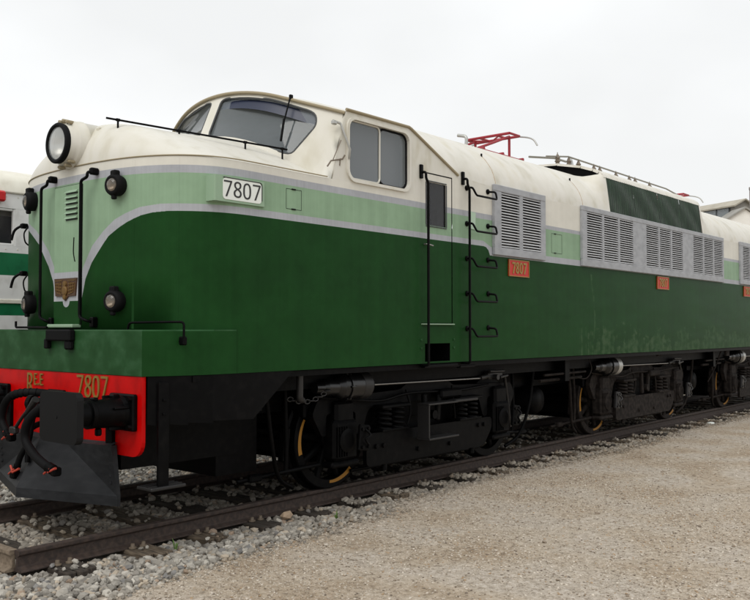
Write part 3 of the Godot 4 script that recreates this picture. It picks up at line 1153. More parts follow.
func plates() -> void:
	for x in [5.25, 9.80, 14.17]:
		var y0 := 2.47
		var s := new_st(true)
		box(s, Vector3(x + 0.24, y0 + 0.105, W + 0.008), Vector3(0.48, 0.21, 0.014), 0.003)
		var p := done(s, "number_plate", M.plate_red, loco)
		s = new_st(true)
		for a in [[0.24, 0.006, 0.48, 0.010], [0.24, 0.204, 0.48, 0.010]]:
			box(s, Vector3(x + a[0], y0 + a[1], W + 0.017), Vector3(a[2], a[3], 0.008))
		for a in [0.005, 0.475]:
			box(s, Vector3(x + a, y0 + 0.105, W + 0.017), Vector3(0.010, 0.186, 0.008))
		done(s, "rim", M.brass, p)
		put(text_mesh("7807", 0.125, 0.008, true), "digits", M.brass, p, Transform3D(Basis().scaled(Vector3(0.92, 1.12, 1)), Vector3(x + 0.24, y0 + 0.105, W + 0.018)))
	# number board on the shoulder of the nose
	var s := new_st(true)
	prism(s, PackedVector2Array([Vector2(0.69, 1.20), Vector2(0.69, 1.452), Vector2(0.70, 1.459), Vector2(1.235, 1.459), Vector2(1.245, 1.452), Vector2(1.245, 1.20)]), Vector3(0, 2.885, 0), Vector3.RIGHT, Vector3.BACK, Vector3(0, 0.215, 0))
	var b := done(s, "number_board", M.pale_green, loco)
	s = new_st(true)
	prism(s, rounded_rect(0.775, 2.905, 1.20, 3.082, 0.03), Vector3(0, 0, 1.4595), Vector3.RIGHT, Vector3.UP, Vector3(0, 0, 0.004))
	done(s, "white_panel", M.number_white, b)
	s = new_st()
	tube(s, bend([Vector3(0.78, 3.086, 1.464), Vector3(1.206, 3.086, 1.464), Vector3(1.206, 2.93, 1.464)], 0.03), 0.004, 5)
	done(s, "gasket", M.ink, b)
	put(text_mesh("7807", 0.135, 0.003, false), "digits", M.ink, b, Transform3D(Basis().scaled(Vector3(1.02, 1.0, 1)), Vector3(0.985, 2.993, 1.4645)))

func nose_point(z: float, y: float, off := 0.0) -> Vector3:
	var e := 0.01
	var n := Vector2(nose_x(z + e) - nose_x(z - e), -2 * e).normalized()   # outward in (z, x)
	return Vector3(nose_x(z) - absf(n.y) * off, y, z + (n.x) * off)

func nose_fittings() -> void:
	# the door in the nose, painted like the wall around it
	var s := new_st(true)
	var zz := [[-0.215, 0.244], [-0.212, 0.222], [0.0, 0.220], [0.212, 0.222], [0.215, 0.244]]
	var rows := []
	var uv := []
	for y in [1.87, 2.2, 2.6, 3.095]:
		var r := []
		var u := []
		for q in zz:
			r.append(Vector3(q[1], y, q[0])); u.append(wall_uv(minf(absf(q[0]), 0.205), y))
		rows.append(r); uv.append(u)
	sheet(s, rows, uv, true)
	var door := done(s, "nose_door", M.livery_front, loco)
	s = new_st(true)
	box(s, Vector3(0.232, 3.096, 0), Vector3(0.02, 0.006, 0.43))
	for q in [-0.2175, 0.2175]:
		box(s, Vector3(0.238, 2.48, q), Vector3(0.012, 1.23, 0.004))
	done(s, "gap_seal", M.rubber, door)
	for i in 6:
		s = new_st(true)
		var y := 2.80 + 0.046 * i
		prism(s, PackedVector2Array([Vector2(0, 0.0), Vector2(-0.022, -0.002), Vector2(-0.018, 0.006), Vector2(0, 0.024)]), Vector3(0.2215, y, -0.02), Vector3.RIGHT, Vector3.UP, Vector3(0, 0, 0.195))
		done(s, "louvre_slit", M.pale_green, door)
		s = new_st(true)
		box(s, Vector3(0.219, y - 0.008, 0.0775), Vector3(0.006, 0.012, 0.185))
		done(s, "slot", M.ink, door)
	# emblem: a dark winged plaque with a gilt centre
	s = new_st(true)
	prism(s, PackedVector2Array([Vector2(-0.185, 2.275), Vector2(-0.165, 2.12), Vector2(-0.05, 2.115), Vector2(0.0, 2.075), Vector2(0.05, 2.115), Vector2(0.165, 2.12), Vector2(0.185, 2.275)]), Vector3(0.2205, 0, 0), Vector3.BACK, Vector3.UP, Vector3(-0.012, 0, 0))
	var em := done(s, "emblem", M.brown_enamel, door)
	s = new_st(true)
	for sg in [-1.0, 1.0]:
		for i in 5:
			var y := 2.255 - 0.028 * i
			var l := 0.115 - 0.008 * i
			box(s, Vector3(0.206, y, sg * (0.052 + l / 2)), Vector3(0.006, 0.007, l), 0.0, Basis(Vector3.RIGHT, -0.05 * sg * i))
		for i in 4:
			box(s, Vector3(0.206, 2.195, sg * (0.075 + 0.028 * i)), Vector3(0.005, 0.10 - 0.012 * i, 0.006))
	lathe(s, [Vector2(0.045, 0), Vector2(0.045, 0.01), Vector2(0.03, 0.016), Vector2(0.0, 0.018)], Vector3(0.209, 2.165, 0), Vector3.LEFT, 14)
	lathe(s, [Vector2(0.028, 0), Vector2(0.026, 0.012), Vector2(0.0, 0.018)], Vector3(0.209, 2.225, 0), Vector3.LEFT, 12)
	lathe(s, [Vector2(0.026, 0), Vector2(0.024, 0.012), Vector2(0.0, 0.018)], Vector3(0.209, 2.11, 0), Vector3.LEFT, 12)
	done(s, "winged_relief", M.bronze, em)
	s = new_st(true)
	box(s, Vector3(0.20, 1.855, 0.0), Vector3(0.09, 0.03, 0.42), 0.006)
	done(s, "nose_sill", M.pale_green, loco)
	# tall handrails beside the door
	for a in [[-0.335, -0.23], [0.33, 0.43]]:
		s = new_st()
		var x := 0.155
		tube(s, bend([nose_point(a[1], 3.165), Vector3(x, 3.165, a[1]), Vector3(x, 3.12, a[1]), Vector3(x, 3.10, a[0]), Vector3(x, 1.93, a[0]), Vector3(x, 1.90, a[1]), nose_point(a[1], 1.88)], 0.03), 0.0135, 8)
		box(s, Vector3(nose_x(a[1]) - 0.035, 3.175, a[1]), Vector3(0.08, 0.06, 0.05), 0.012)
		box(s, Vector3(nose_x(a[1]) - 0.025, 1.885, a[1]), Vector3(0.06, 0.09, 0.05), 0.01)
		done(s, "handrail", M.black_paint, loco)
	s = new_st()
	tube(s, spline([Vector3(0.16, 2.62, 0.22), Vector3(0.165, 2.5, 0.205), Vector3(0.165, 2.44, 0.22), Vector3(0.16, 2.41, 0.24)]), 0.005, 5)
	done(s, "chain", M.black_paint, loco)
	# four marker lamps
	for sg in [1.0, -1.0]:
		for y in [3.03, 2.06]:
			var z: float = 0.70 * sg
			var p := nose_point(z, y)
			var out := (nose_point(z, y, 0.1) - p).normalized()
			s = new_st()
			lathe(s, [Vector2(0.082, -0.02), Vector2(0.092, 0.03), Vector2(0.095, 0.06), Vector2(0.085, 0.085), Vector2(0.062, 0.098), Vector2(0.055, 0.09)], p, out, 20, true)
			box(s, p + out * 0.05 + Vector3(0, 0.10, 0), Vector3(0.06, 0.05, 0.07), 0.01)
			box(s, p + out * 0.06 + Vector3(0, -0.10, 0), Vector3(0.04, 0.04, 0.04), 0.008)
			var lamp := done(s, "marker_lamp", M.rubber, loco)
			s = new_st()
			lathe(s, [Vector2(0.058, 0.086), Vector2(0.05, 0.10), Vector2(0.03, 0.112), Vector2(0.0, 0.116)], p, out, 16, true)
			done(s, "lens", M.lamp_lens, lamp)
			s = new_st()
			lathe(s, [Vector2(0.056, 0.086), Vector2(0.035, 0.06), Vector2(0.0, 0.045)], p, out, 16, true)
			done(s, "reflector", M.lamp_inside, lamp)
	# hooks on the far shoulder of the nose
	for y in [2.80, 2.33]:
		s = new_st()
		var z := -1.12
		tube(s, spline([nose_point(z, y + 0.03), nose_point(z, y + 0.05, 0.05), nose_point(z, y, 0.13), nose_point(z, y - 0.10, 0.16)]), 0.013, 7)
		box(s, nose_point(z, y + 0.045, 0.045), Vector3(0.07, 0.05, 0.05), 0.01)
		done(s, "hose_hook", M.black_paint, loco)
		s = new_st()
		tube(s, spline([nose_point(z + 0.06, y + 0.02, 0.01), nose_point(z + 0.1, y - 0.04, 0.04), nose_point(z + 0.1, y - 0.12, 0.03), nose_point(z + 0.06, y - 0.15, 0.0)]), 0.008, 6)
		done(s, "loop", M.black_paint, loco)
	# headlight
	var c := Vector3(0.125, 3.462, 0.0)
	s = new_st()
	lathe(s, [Vector2(0.172, 0.0), Vector2(0.178, 0.03), Vector2(0.182, 0.075), Vector2(0.212, 0.085), Vector2(0.218, 0.10), Vector2(0.218, 0.17), Vector2(0.224, 0.175), Vector2(0.224, 0.195), Vector2(0.218, 0.20), Vector2(0.218, 0.6)], c, Vector3.RIGHT, 36, true)
	var hl := done(s, "headlight", M.cream_paint, loco)
	s = new_st()
	lathe(s, [Vector2(0.176, 0.03), Vector2(0.181, -0.012), Vector2(0.170, -0.025), Vector2(0.148, -0.023), Vector2(0.142, 0.0)], c, Vector3.RIGHT, 36, true)
	done(s, "rim", M.rubber, hl)
	s = new_st()
	lathe(s, [Vector2(0.146, -0.008), Vector2(0.10, -0.020), Vector2(0.0, -0.026)], c, Vector3.RIGHT, 32, true)
	done(s, "lens", M.lens, hl)
	s = new_st()
	lathe(s, [Vector2(0.142, 0.005), Vector2(0.125, 0.05), Vector2(0.085, 0.09), Vector2(0.0, 0.11)], c, Vector3.RIGHT, 32, true)
	done(s, "reflector", M.reflector, hl)
	for a in [80.0, 97.0, 114.0]:
		s = new_st(true)
		var q := deg_to_rad(a)
		box(s, c + Vector3(0.06, sin(q) * 0.205, -cos(q) * 0.205), Vector3(0.07, 0.03, 0.045), 0.008, Basis(Vector3.RIGHT, 0.3))
		done(s, "clamp", M.tan_seal, hl)
	for a in [-72.0, -100.0, -55.0]:
		s = new_st(true)
		var q := deg_to_rad(a)
		box(s, c + Vector3(0.06, sin(q) * 0.205, cos(q) * 0.205), Vector3(0.07, 0.028, 0.04), 0.008)
		done(s, "clamp", M.tan_seal, hl)
	s = new_st(true)
	box(s, Vector3(0.40, 3.60, 0.22), Vector3(0.05, 0.03, 0.05), 0.006)
	done(s, "bracket", M.cream_paint, loco)
	# grab rail along the edge of the hood
	for sg in [1.0, -1.0]:
		s = new_st()
		var a := Vector3(0.335, 3.66, 0.42 * sg)
		var b := Vector3(1.90, 3.545, 1.05 * sg)
		tube(s, [a, b], 0.0095, 6)
		for t in [0.06, 0.38, 0.75, 0.97]:
			var p := a.lerp(b, t)
			var y := hood_y(p.x, p.z)
			tube(s, [p + Vector3(0, 0.008, 0), Vector3(p.x, minf(y, p.y - 0.03) - 0.01, p.z)], 0.009, 6)
			box(s, p, Vector3(0.04, 0.024, 0.024), 0.004)
		done(s, "hood_rail", M.black_paint, loco)
	# grab rails on the ledge of the apron
	s = new_st()
	tube(s, bend([Vector3(0.20, 1.82, 0.98), Vector3(0.20, 1.88, 1.0), Vector3(0.34, 1.885, 1.385), Vector3(0.40, 1.885, 1.45), Vector3(0.40, 1.74, 1.45), Vector3(0.42, 1.73, 1.37)], 0.03), 0.010, 7)
	box(s, Vector3(0.41, 1.735, 1.425), Vector3(0.04, 0.07, 0.07), 0.01)
	done(s, "ledge_rail", M.black_paint, loco)
	s = new_st()
	tube(s, bend([Vector3(0.14, 1.90, -0.74), Vector3(0.14, 1.842, -0.74), Vector3(0.14, 1.842, -0.18)], 0.02), 0.011, 7)
	done(s, "ledge_rail", M.black_paint, loco)
	s = new_st(true)
	box(s, Vector3(0.12, 1.775, 0.08), Vector3(0.06, 0.10, 0.40), 0.012)
	box(s, Vector3(0.125, 1.69, 0.22), Vector3(0.05, 0.08, 0.10), 0.015)
	box(s, Vector3(0.12, 1.70, -0.13), Vector3(0.05, 0.09, 0.05), 0.01)
	done(s, "jumper_socket", M.rubber, loco)
	# mirror strut and the torn sealant round it
	s = new_st()
	tube(s, [Vector3(2.24, 3.80, 1.43), Vector3(2.30, 3.55, 1.50), Vector3(2.33, 3.47, 1.46)], 0.011, 6)
	box(s, Vector3(2.17, 3.80, 1.41), Vector3(0.06, 0.04, 0.04), 0.01)
	tube(s, [Vector3(2.16, 3.82, 1.40), Vector3(2.24, 3.80, 1.43)], 0.012, 6)
	done(s, "mirror_strut", M.aluminium, loco)
	s = new_st()
	tube(s, [Vector3(2.05, 3.36, 1.437), Vector3(2.10, 3.42, 1.437), Vector3(2.26, 3.46, 1.438), Vector3(2.29, 3.50, 1.44)], 0.008, 5)
	tube(s, [Vector3(2.23, 3.46, 1.438), Vector3(2.22, 3.39, 1.437)], 0.007, 5)
	tube(s, [Vector3(2.12, 3.42, 1.437), Vector3(2.24, 3.64, 1.437)], 0.005, 5)
	done(s, "torn_sealant", M.insulator, loco)

func front_gear() -> void:
	# lettering on the red beam
	var turn := Basis(Vector3.UP, -PI / 2)
	var beam: Node3D = loco.get_node("buffer_beam")
	var local := Transform3D(Basis(), Vector3.ZERO)
	put(text_mesh("7807", 0.185, 0.012, false), "brass_digits", M.brass, beam, local * Transform3D(turn.scaled(Vector3(1, 1.0, 0.86)), Vector3(0.153, 1.345, 0.545)))
	put(text_mesh("R", 0.185, 0.012, false), "brass_letter", M.brass, beam, local * Transform3D(turn.scaled(Vector3(1, 1.0, 0.8)), Vector3(0.153, 1.335, -0.49)))
	put(text_mesh("E.E", 0.105, 0.012, false), "brass_letter", M.brass, beam, local * Transform3D(turn.scaled(Vector3(1, 1.0, 0.9)), Vector3(0.153, 1.375, -0.335)))
	var s := new_st(true)
	box(s, Vector3(0.153, 1.275, -0.345), Vector3(0.008, 0.008, 0.13))
	done(s, "underline", M.brass, beam)
	# buffers
	for e in 2:
		for sg in [1.0, -1.0]:
			var c := Vector3(0.158, 1.17, 1.02 * sg)
			s = new_st()
			box(s, c + Vector3(-0.02, 0, 0), Vector3(0.05, 0.29, 0.34), 0.012)
			lathe(s, [Vector2(0.135, 0.04), Vector2(0.122, 0.08), Vector2(0.108, 0.30), Vector2(0.112, 0.305), Vector2(0.112, 0.34), Vector2(0.09, 0.345), Vector2(0.088, 0.55)], c, Vector3.LEFT, 24)
			for q in [0.0, 90.0, 180.0, 270.0]:
				var a := deg_to_rad(q + 20)
				box(s, c + Vector3(-0.11, sin(a) * 0.128, cos(a) * 0.128), Vector3(0.14, 0.02, 0.03), 0.004, Basis(Vector3.RIGHT, -a))
			for q in [[0.11, 0.14], [0.11, -0.14], [-0.11, 0.14], [-0.11, -0.14]]:
				lathe(s, [Vector2(0.02, 0), Vector2(0.02, 0.03), Vector2(0, 0.03)], c + Vector3(-0.045, q[0], q[1]), Vector3.LEFT, 6)
			box(s, c + Vector3(-0.24, -0.14, 0), Vector3(0.05, 0.06, 0.04), 0.01)
			box(s, c + Vector3(-0.10, 0.125, 0), Vector3(0.07, 0.04, 0.06), 0.01)
			box(s, c + Vector3(-0.28, 0.115, 0), Vector3(0.05, 0.03, 0.06), 0.01)
			var casing := finish(s)
			s = new_st(true)
			var plate := PackedVector2Array()
			for p in rounded_rect(-0.265, -0.19, 0.265, 0.19, 0.055, 4): plate.append(p)
			prism(s, plate, c + Vector3(-0.525, 0, 0), Vector3.BACK, Vector3.UP, Vector3(-0.055, 0, 0))
			lathe(s, [Vector2(0.012, 0.0), Vector2(0.012, 0.006), Vector2(0, 0.007)], c + Vector3(-0.578, 0.0, -0.02), Vector3.LEFT, 8)
			var head := finish(s)
			var t := Transform3D() if e == 0 else Transform3D(Basis(Vector3.UP, PI), Vector3(2 * XM, 0, 0))
			var o := put(casing, "buffer", M.black_paint, loco, t)
			put(head, "buffer_plate", M.plate_grey, o)
	# draw hook and screw coupling
	s = new_st(true)
	prism(s, round_poly([Vector2(0.0, -0.05), Vector2(0.17, -0.05), Vector2(0.20, 0.06), Vector2(0.26, 0.07), Vector2(0.30, 0.0), Vector2(0.25, -0.12), Vector2(0.10, -0.14), Vector2(0.0, -0.10)], 0.03, 3), Vector3(0.155, 1.20, -0.03), Vector3.LEFT, Vector3.UP, Vector3(0, 0, 0.06))
	box(s, Vector3(0.14, 1.17, 0), Vector3(0.04, 0.26, 0.26), 0.01)
	done(s, "draw_hook", M.black_paint, loco)
	s = new_st()
	tube(s, spline([Vector3(-0.04, 1.24, -0.05), Vector3(-0.10, 1.10, -0.06), Vector3(-0.12, 0.92, -0.04), Vector3(-0.11, 0.88, 0.0), Vector3(-0.12, 0.92, 0.05), Vector3(-0.10, 1.10, 0.07), Vector3(-0.04, 1.24, 0.05)]), 0.017, 8)
	tube(s, [Vector3(-0.11, 0.90, 0), Vector3(-0.13, 0.70, 0.02)], 0.024, 8)
	done(s, "screw_coupling", M.black_paint, loco)
	# air hoses with their cocks
	var hoses := [
		[[Vector3(0.15, 1.22, 0.50), Vector3(-0.05, 1.235, 0.47), Vector3(-0.20, 1.20, 0.40), Vector3(-0.25, 1.07, 0.25), Vector3(-0.25, 0.93, 0.21), Vector3(-0.25, 0.82, 0.34), Vector3(-0.25, 0.75, 0.52), Vector3(-0.24, 0.72, 0.62)], 0.036],
		[[Vector3(0.15, 1.25, 0.02), Vector3(-0.02, 1.28, -0.10), Vector3(-0.10, 1.255, -0.28), Vector3(-0.10, 1.17, -0.44), Vector3(-0.10, 1.03, -0.50), Vector3(-0.10, 0.93, -0.42), Vector3(-0.11, 0.90, -0.34)], 0.036],
		[[Vector3(0.14, 1.02, -0.10), Vector3(-0.06, 0.98, -0.05), Vector3(-0.11, 0.86, -0.02), Vector3(-0.13, 0.74, -0.10), Vector3(-0.13, 0.62, -0.17)], 0.026],
	]
	for h in hoses:
		s = new_st()
		var line := spline(h[0], 8)
		tube(s, line, h[1], 10)
		var o := done(s, "air_hose", M.rubber, loco)
		s = new_st()
		for k in [1, 3, 5, 7, 9, 11]:
			if k < line.size() - 1:
				lathe(s, [Vector2(h[1] * 1.0, -0.004), Vector2(h[1] * 1.14, 0.0), Vector2(h[1] * 1.0, 0.004)], line[k + 6], (line[k + 7] - line[k + 5]), 10, true)
		done(s, "binding", M.bogie_black, o)
		s = new_st()
		var e: Vector3 = line[-1]
		var d: Vector3 = (line[-1] - line[-2]).normalized()
		lathe(s, [Vector2(h[1] * 1.2, -0.05), Vector2(h[1] * 1.2, 0.02), Vector2(h[1] * 0.8, 0.03), Vector2(h[1] * 0.8, 0.08), Vector2(0, 0.08)], e, d, 10)
		box(s, e + d * 0.05, Vector3(0.07, 0.07, 0.07), 0.012)
		done(s, "coupling_head", M.bogie_black, o)
		s = new_st()
		tube(s, [e + Vector3(-0.02, 0.03, -0.06), e + Vector3(-0.03, -0.02, 0.0), e + Vector3(-0.02, 0.02, 0.09)], 0.011, 6)
		tube(s, [e + Vector3(-0.03, -0.04, -0.07), e + Vector3(-0.03, 0.01, 0.02)], 0.009, 6)
		done(s, "cock_handle", M.valve_red, o)
	s = new_st()
	tube(s, [Vector3(-0.20, 1.245, 0.27), Vector3(-0.20, 1.10, 0.07), Vector3(-0.19, 0.97, -0.10)], 0.012, 7, 0.016)
	tube(s, [Vector3(-0.20, 1.25, 0.28), Vector3(-0.20, 1.13, 0.13)], 0.032, 8, 0.02)
	box(s, Vector3(-0.19, 0.97, -0.10), Vector3(0.05, 0.06, 0.10), 0.012)
	done(s, "coupling_lever", M.worn_steel, loco)
	# snow plough
	s = new_st(true)
	var n := Vector3(-0.215, 0.50, 0.0)
	var nb := Vector3(-0.215, 0.42, 0.0)
	var top := Vector3(0.0, 0.90, 0.0)
	for sg in [1.0, -1.0]:
		var f := Vector3(1, 1, sg)
		var rc := Vector3(0.115, 0.50, 0.985) * f
		var rcb := Vector3(0.115, 0.42, 0.985) * f
		var t1 := Vector3(0.10, 0.87, 0.22) * f
		var t2 := Vector3(0.09, 0.90, 0.93) * f
		quad(s, n, rc, rcb, nb)
		quad(s, n, rc, t1, top)
		tri(s, rc, t2, t1)
		quad(s, rc, rcb, Vector3(0.145, 0.42, 0.985) * f, Vector3(0.145, 0.50, 0.985) * f)
		quad(s, rc, t2, Vector3(0.14, 0.90, 0.93) * f, Vector3(0.145, 0.5, 0.985) * f)
		quad(s, top, t1, Vector3(0.14, 0.95, 0.22) * f, Vector3(0.05, 0.95, 0))
		quad(s, t1, t2, Vector3(0.14, 0.92, 0.94) * f, Vector3(0.14, 0.90, 0.22) * f)
		quad(s, nb, rcb, Vector3(0.145, 0.42, 0.985) * f, Vector3(0.145, 0.42, 0.0))
	var plough := done(s, "snow_plough", M.plow_grey, loco)
	for sg in [1.0, -1.0]:
		for q in 5:
			s = new_st()
			lathe(s, [Vector2(0.016, 0.0), Vector2(0.016, 0.012), Vector2(0.0, 0.014)], Vector3(0.10 - 0.0, 0.60 + 0.06 * q, 0.0) * Vector3(1, 1, 0) + Vector3(0.012, 0, (0.90 - 0.0) * sg), Vector3(-1, 0, 0.4 * sg), 6)
			done(s, "bolt", M.plow_grey, plough)
	for sg in [1.0, -1.0]:
		for q in [[0.14, 0.84], [0.24, 0.30]]:
			s = new_st(true)
			box(s, Vector3(q[0], 0.95, q[1] * sg), Vector3(0.04, 0.52, 0.09), 0.006)
			done(s, "plough_hanger", M.black_paint, loco)
	# steps at the front corners
	for sg in [1.0, -1.0]:
		s = new_st(true)
		box(s, Vector3(0.30, 1.0, 1.325 * sg), Vector3(0.10, 0.82, 0.03), 0.004)
		for y in [1.27, 1.16]:
			box(s, Vector3(0.30, y, 1.345 * sg), Vector3(0.03, 0.02, 0.012), 0.003)
		var o := done(s, "step_hanger", M.black_paint, loco)
		s = new_st(true)
		box(s, Vector3(0.33, 0.585, 1.27 * sg), Vector3(0.33, 0.025, 0.20), 0.006)
		for i in 3:
			box(s, Vector3(0.33, 0.601, (1.22 + 0.05 * i) * sg), Vector3(0.31, 0.008, 0.012))
		done(s, "step_plate", M.worn_steel, o)

# ---------------------------------------------------------------- bogies
const AX := 1.465

func coil(s: SurfaceTool, at: Vector3, r: float, h: float, turns: float, wire: float) -> void:
	var pts := []
	var n := int(turns * 12)
	for i in n + 1:
		var a := TAU * turns * i / n
		pts.append(at + Vector3(cos(a) * r, h * i / n, sin(a) * r))
	tube(s, pts, wire, 6)

func wheel_mesh() -> ArrayMesh:
	var s := new_st()
	var R := 0.508
	# rim and tyre, hub, and nine spokes; the axle runs along z
	lathe(s, [Vector2(R - 0.09, -0.065), Vector2(R - 0.01, -0.065), Vector2(R, -0.055), Vector2(R + 0.003, 0.03), Vector2(R + 0.03, 0.045), Vector2(R + 0.03, 0.068), Vector2(R - 0.09, 0.068), Vector2(R - 0.09, -0.065)], Vector3.ZERO, Vector3.FORWARD, 48)
	lathe(s, [Vector2(0.0, -0.09), Vector2(0.10, -0.09), Vector2(0.125, -0.06), Vector2(0.125, 0.06), Vector2(0.0, 0.06)], Vector3.ZERO, Vector3.FORWARD, 20)
	for i in 9:
		var a := TAU * i / 9.0 + 0.2
		var d := Vector3(cos(a), sin(a), 0)
		tube(s, [d * 0.10, d * (R - 0.08)], 0.045, 6, 0.034)
	return finish(s)

func yellow_arc(a0: float, a1: float) -> ArrayMesh:
	var s := new_st()
	var rows := [[], []]
	for i in 9:
		var a := deg_to_rad(lerpf(a0, a1, i / 8.0))
		rows[0].append(Vector3(cos(a) * 0.425, sin(a) * 0.425, 0.0675))
		rows[1].append(Vector3(cos(a) * (0.452 + 0.022 * i / 8.0), sin(a) * (0.452 + 0.022 * i / 8.0), 0.0675))
	sheet(s, rows)
	return finish(s)

func make_bogie(first: bool, metal: Material) -> Node3D:
	var b := group_node("bogie", loco, Vector3.ZERO)
	var wm := wheel_mesh()
	for ax in [-AX, AX]:
		for sg in [1.0, -1.0]:
			var w := put(wm, "wheel", metal if sg > 0 else M.bogie_black, b, Transform3D(Basis(Vector3.UP, 0.0 if sg > 0 else PI), Vector3(ax, RAIL + 0.508, 0.8525 * sg)))
			
			if sg > 0 and not first and ax > 0:
				put(yellow_arc(280, 306), "paint_mark", M.yellow_paint, b, Transform3D(Basis(), Vector3(ax, RAIL + 0.508, 0.8525)))
			if sg > 0 and ax < 0:
				put(yellow_arc(150, 196), "paint_mark", M.yellow_paint, b, Transform3D(Basis(), Vector3(ax, RAIL + 0.508, 0.8525)))
				put(yellow_arc(268, 312), "paint_mark", M.yellow_paint, b, Transform3D(Basis(), Vector3(ax, RAIL + 0.508, 0.8525)))
		var s := new_st()
		lathe(s, [Vector2(0.075, -0.85), Vector2(0.075, 0.85)], Vector3(ax, RAIL + 0.508, 0), Vector3.BACK, 16)
		box(s, Vector3(ax + (0.42 if ax < 0 else -0.42), 0.72, 0), Vector3(0.75, 0.62, 1.2), 0.08)
		done(s, "axle_and_motor", M.bogie_black, b)
	for sg in [1.0, -1.0]:
		var f := Vector3(1, 1, sg)
		# lower equaliser beam
		var s := new_st(true)
		prism(s, round_poly([Vector2(-1.17, 0.40), Vector2(1.02, 0.40), Vector2(1.20, 0.60), Vector2(1.20, 0.74), Vector2(-1.17, 0.74)], 0.07, 4), Vector3(0, 0, 1.10 * sg), Vector3.RIGHT, Vector3.UP, Vector3(0, 0, 0.05 * sg))
		var eq := done(s, "equaliser_beam", metal, b)
		s = new_st()
		for p in [[-1.02, 0.60], [-0.90, 0.60], [0.90, 0.66], [1.02, 0.66], [-0.3, 0.5], [0.3, 0.5]]:
			lathe(s, [Vector2(0.026, 0.0), Vector2(0.026, 0.022), Vector2(0.0, 0.026)], Vector3(p[0], p[1], 1.15 * sg), Vector3(0, 0, sg), 6)
		for x in [-0.85, 0.80]:
			lathe(s, [Vector2(0.03, 0.0), Vector2(0.03, 0.07), Vector2(0.0, 0.075)], Vector3(x, 0.40, 1.12 * sg), Vector3.DOWN, 8)
		done(s, "bolts", M.bogie_black if first else metal, b)
		# coil springs in pairs
		for x in [-0.82, -0.60, 0.60, 0.82]:
			s = new_st()
			coil(s, Vector3(x, 0.75, 1.09 * sg), 0.075, 0.24, 4.5, 0.019)
			done(s, "spring", metal, b)
		s = new_st(true)
		for x in [-0.71, 0.71]:
			box(s, Vector3(x, 0.755, 1.08 * sg), Vector3(0.46, 0.025, 0.20), 0.006)
			box(s, Vector3(x, 1.005, 1.08 * sg), Vector3(0.48, 0.035, 0.22), 0.008)
		done(s, "spring_plates", metal, b)
		# upper side frame that arches over the axle boxes
		s = new_st(true)
		prism(s, round_poly([Vector2(-1.88, 0.98), Vector2(-1.74, 0.76), Vector2(-1.68, 0.76), Vector2(-1.68, 0.98), Vector2(-1.24, 0.98), Vector2(-1.24, 0.74), Vector2(-1.14, 0.74), Vector2(-1.05, 0.97), Vector2(-0.95, 1.02), Vector2(0.95, 1.02), Vector2(1.05, 0.97), Vector2(1.14, 0.74), Vector2(1.24, 0.74), Vector2(1.24, 0.98), Vector2(1.68, 0.98), Vector2(1.68, 0.76), Vector2(1.74, 0.76), Vector2(1.88, 0.98), Vector2(1.80, 1.13), Vector2(0.5, 1.16), Vector2(0.4, 1.22), Vector2(-0.4, 1.22), Vector2(-0.5, 1.16), Vector2(-1.80, 1.13)], 0.05, 3), Vector3(0, 0, 0.99 * sg), Vector3.RIGHT, Vector3.UP, Vector3(0, 0, 0.07 * sg))
		done(s, "side_frame", metal, b)
		for ax in [-AX, AX]:
			s = new_st()
			box(s, Vector3(ax, RAIL + 0.51, 1.05 * sg), Vector3(0.36, 0.42, 0.20), 0.04)
			lathe(s, [Vector2(0.12, 0), Vector2(0.12, 0.03), Vector2(0.08, 0.04), Vector2(0.0, 0.04)], Vector3(ax - 0.02, RAIL + 0.51, 1.15 * sg), Vector3(0, 0, sg), 20)
			box(s, Vector3(ax, RAIL + 0.79, 1.06 * sg), Vector3(0.28, 0.22, 0.14), 0.03)
			for q in 5:
				box(s, Vector3(ax - 0.15 + 0.035 * q, RAIL + 0.50, 1.155 * sg), Vector3(0.012, 0.30, 0.03), 0.004)
			box(s, Vector3(ax, RAIL + 0.27, 1.06 * sg), Vector3(0.42, 0.06, 0.16), 0.02)
			var axb := done(s, "axle_box", metal, b)
			s = new_st()
			box(s, Vector3(ax + 0.13, RAIL + 0.53, 1.25 * sg), Vector3(0.15, 0.26, 0.05), 0.012, Basis(Vector3.BACK, -0.12))
			for q in 4:
				lathe(s, [Vector2(0.018, 0.0), Vector2(0.018, 0.02), Vector2(0.0, 0.022)], Vector3(ax + 0.13 + (0.045 if q & 1 else -0.045), RAIL + 0.53 + (0.09 if q & 2 else -0.09), 1.275 * sg), Vector3(0, 0, sg), 6)
			tube(s, spline([Vector3(ax + 0.12, RAIL + 0.62, 1.28 * sg), Vector3(ax + 0.17, RAIL + 0.56, 1.31 * sg), Vector3(ax + 0.10, RAIL + 0.52, 1.31 * sg), Vector3(ax + 0.16, RAIL + 0.46, 1.30 * sg)]), 0.013, 6)
			done(s, "lubricator", M.bogie_black if first else M.worn_steel, axb)
			# brake shoe hangers and sand pipes
			s = new_st()
			var dx := -0.60 if ax < 0 else 0.60
			box(s, Vector3(ax + dx, 0.70, 0.86 * sg), Vector3(0.07, 0.34, 0.10), 0.015, Basis(Vector3.BACK, 0.10 * signf(dx)))
			tube(s, [Vector3(ax + dx * 1.05, 1.25, 0.90 * sg), Vector3(ax + dx * 1.04, 0.70, 0.92 * sg), Vector3(ax + dx * 1.02, 0.42, 0.90 * sg)], 0.025, 6)
			tube(s, spline([Vector3(ax + dx * 1.65, 1.28, 1.02 * sg), Vector3(ax + dx * 1.5, 0.80, 1.0 * sg), Vector3(ax + dx * 1.25, 0.42, 0.94 * sg), Vector3(ax + dx * 0.82, 0.27, 0.87 * sg)]), 0.022, 7)
			tube(s, [Vector3(ax + dx * 1.9, 0.40, 0.80 * sg), Vector3(ax + dx * 0.4, 0.48, 0.99 * sg)], 0.022, 6)
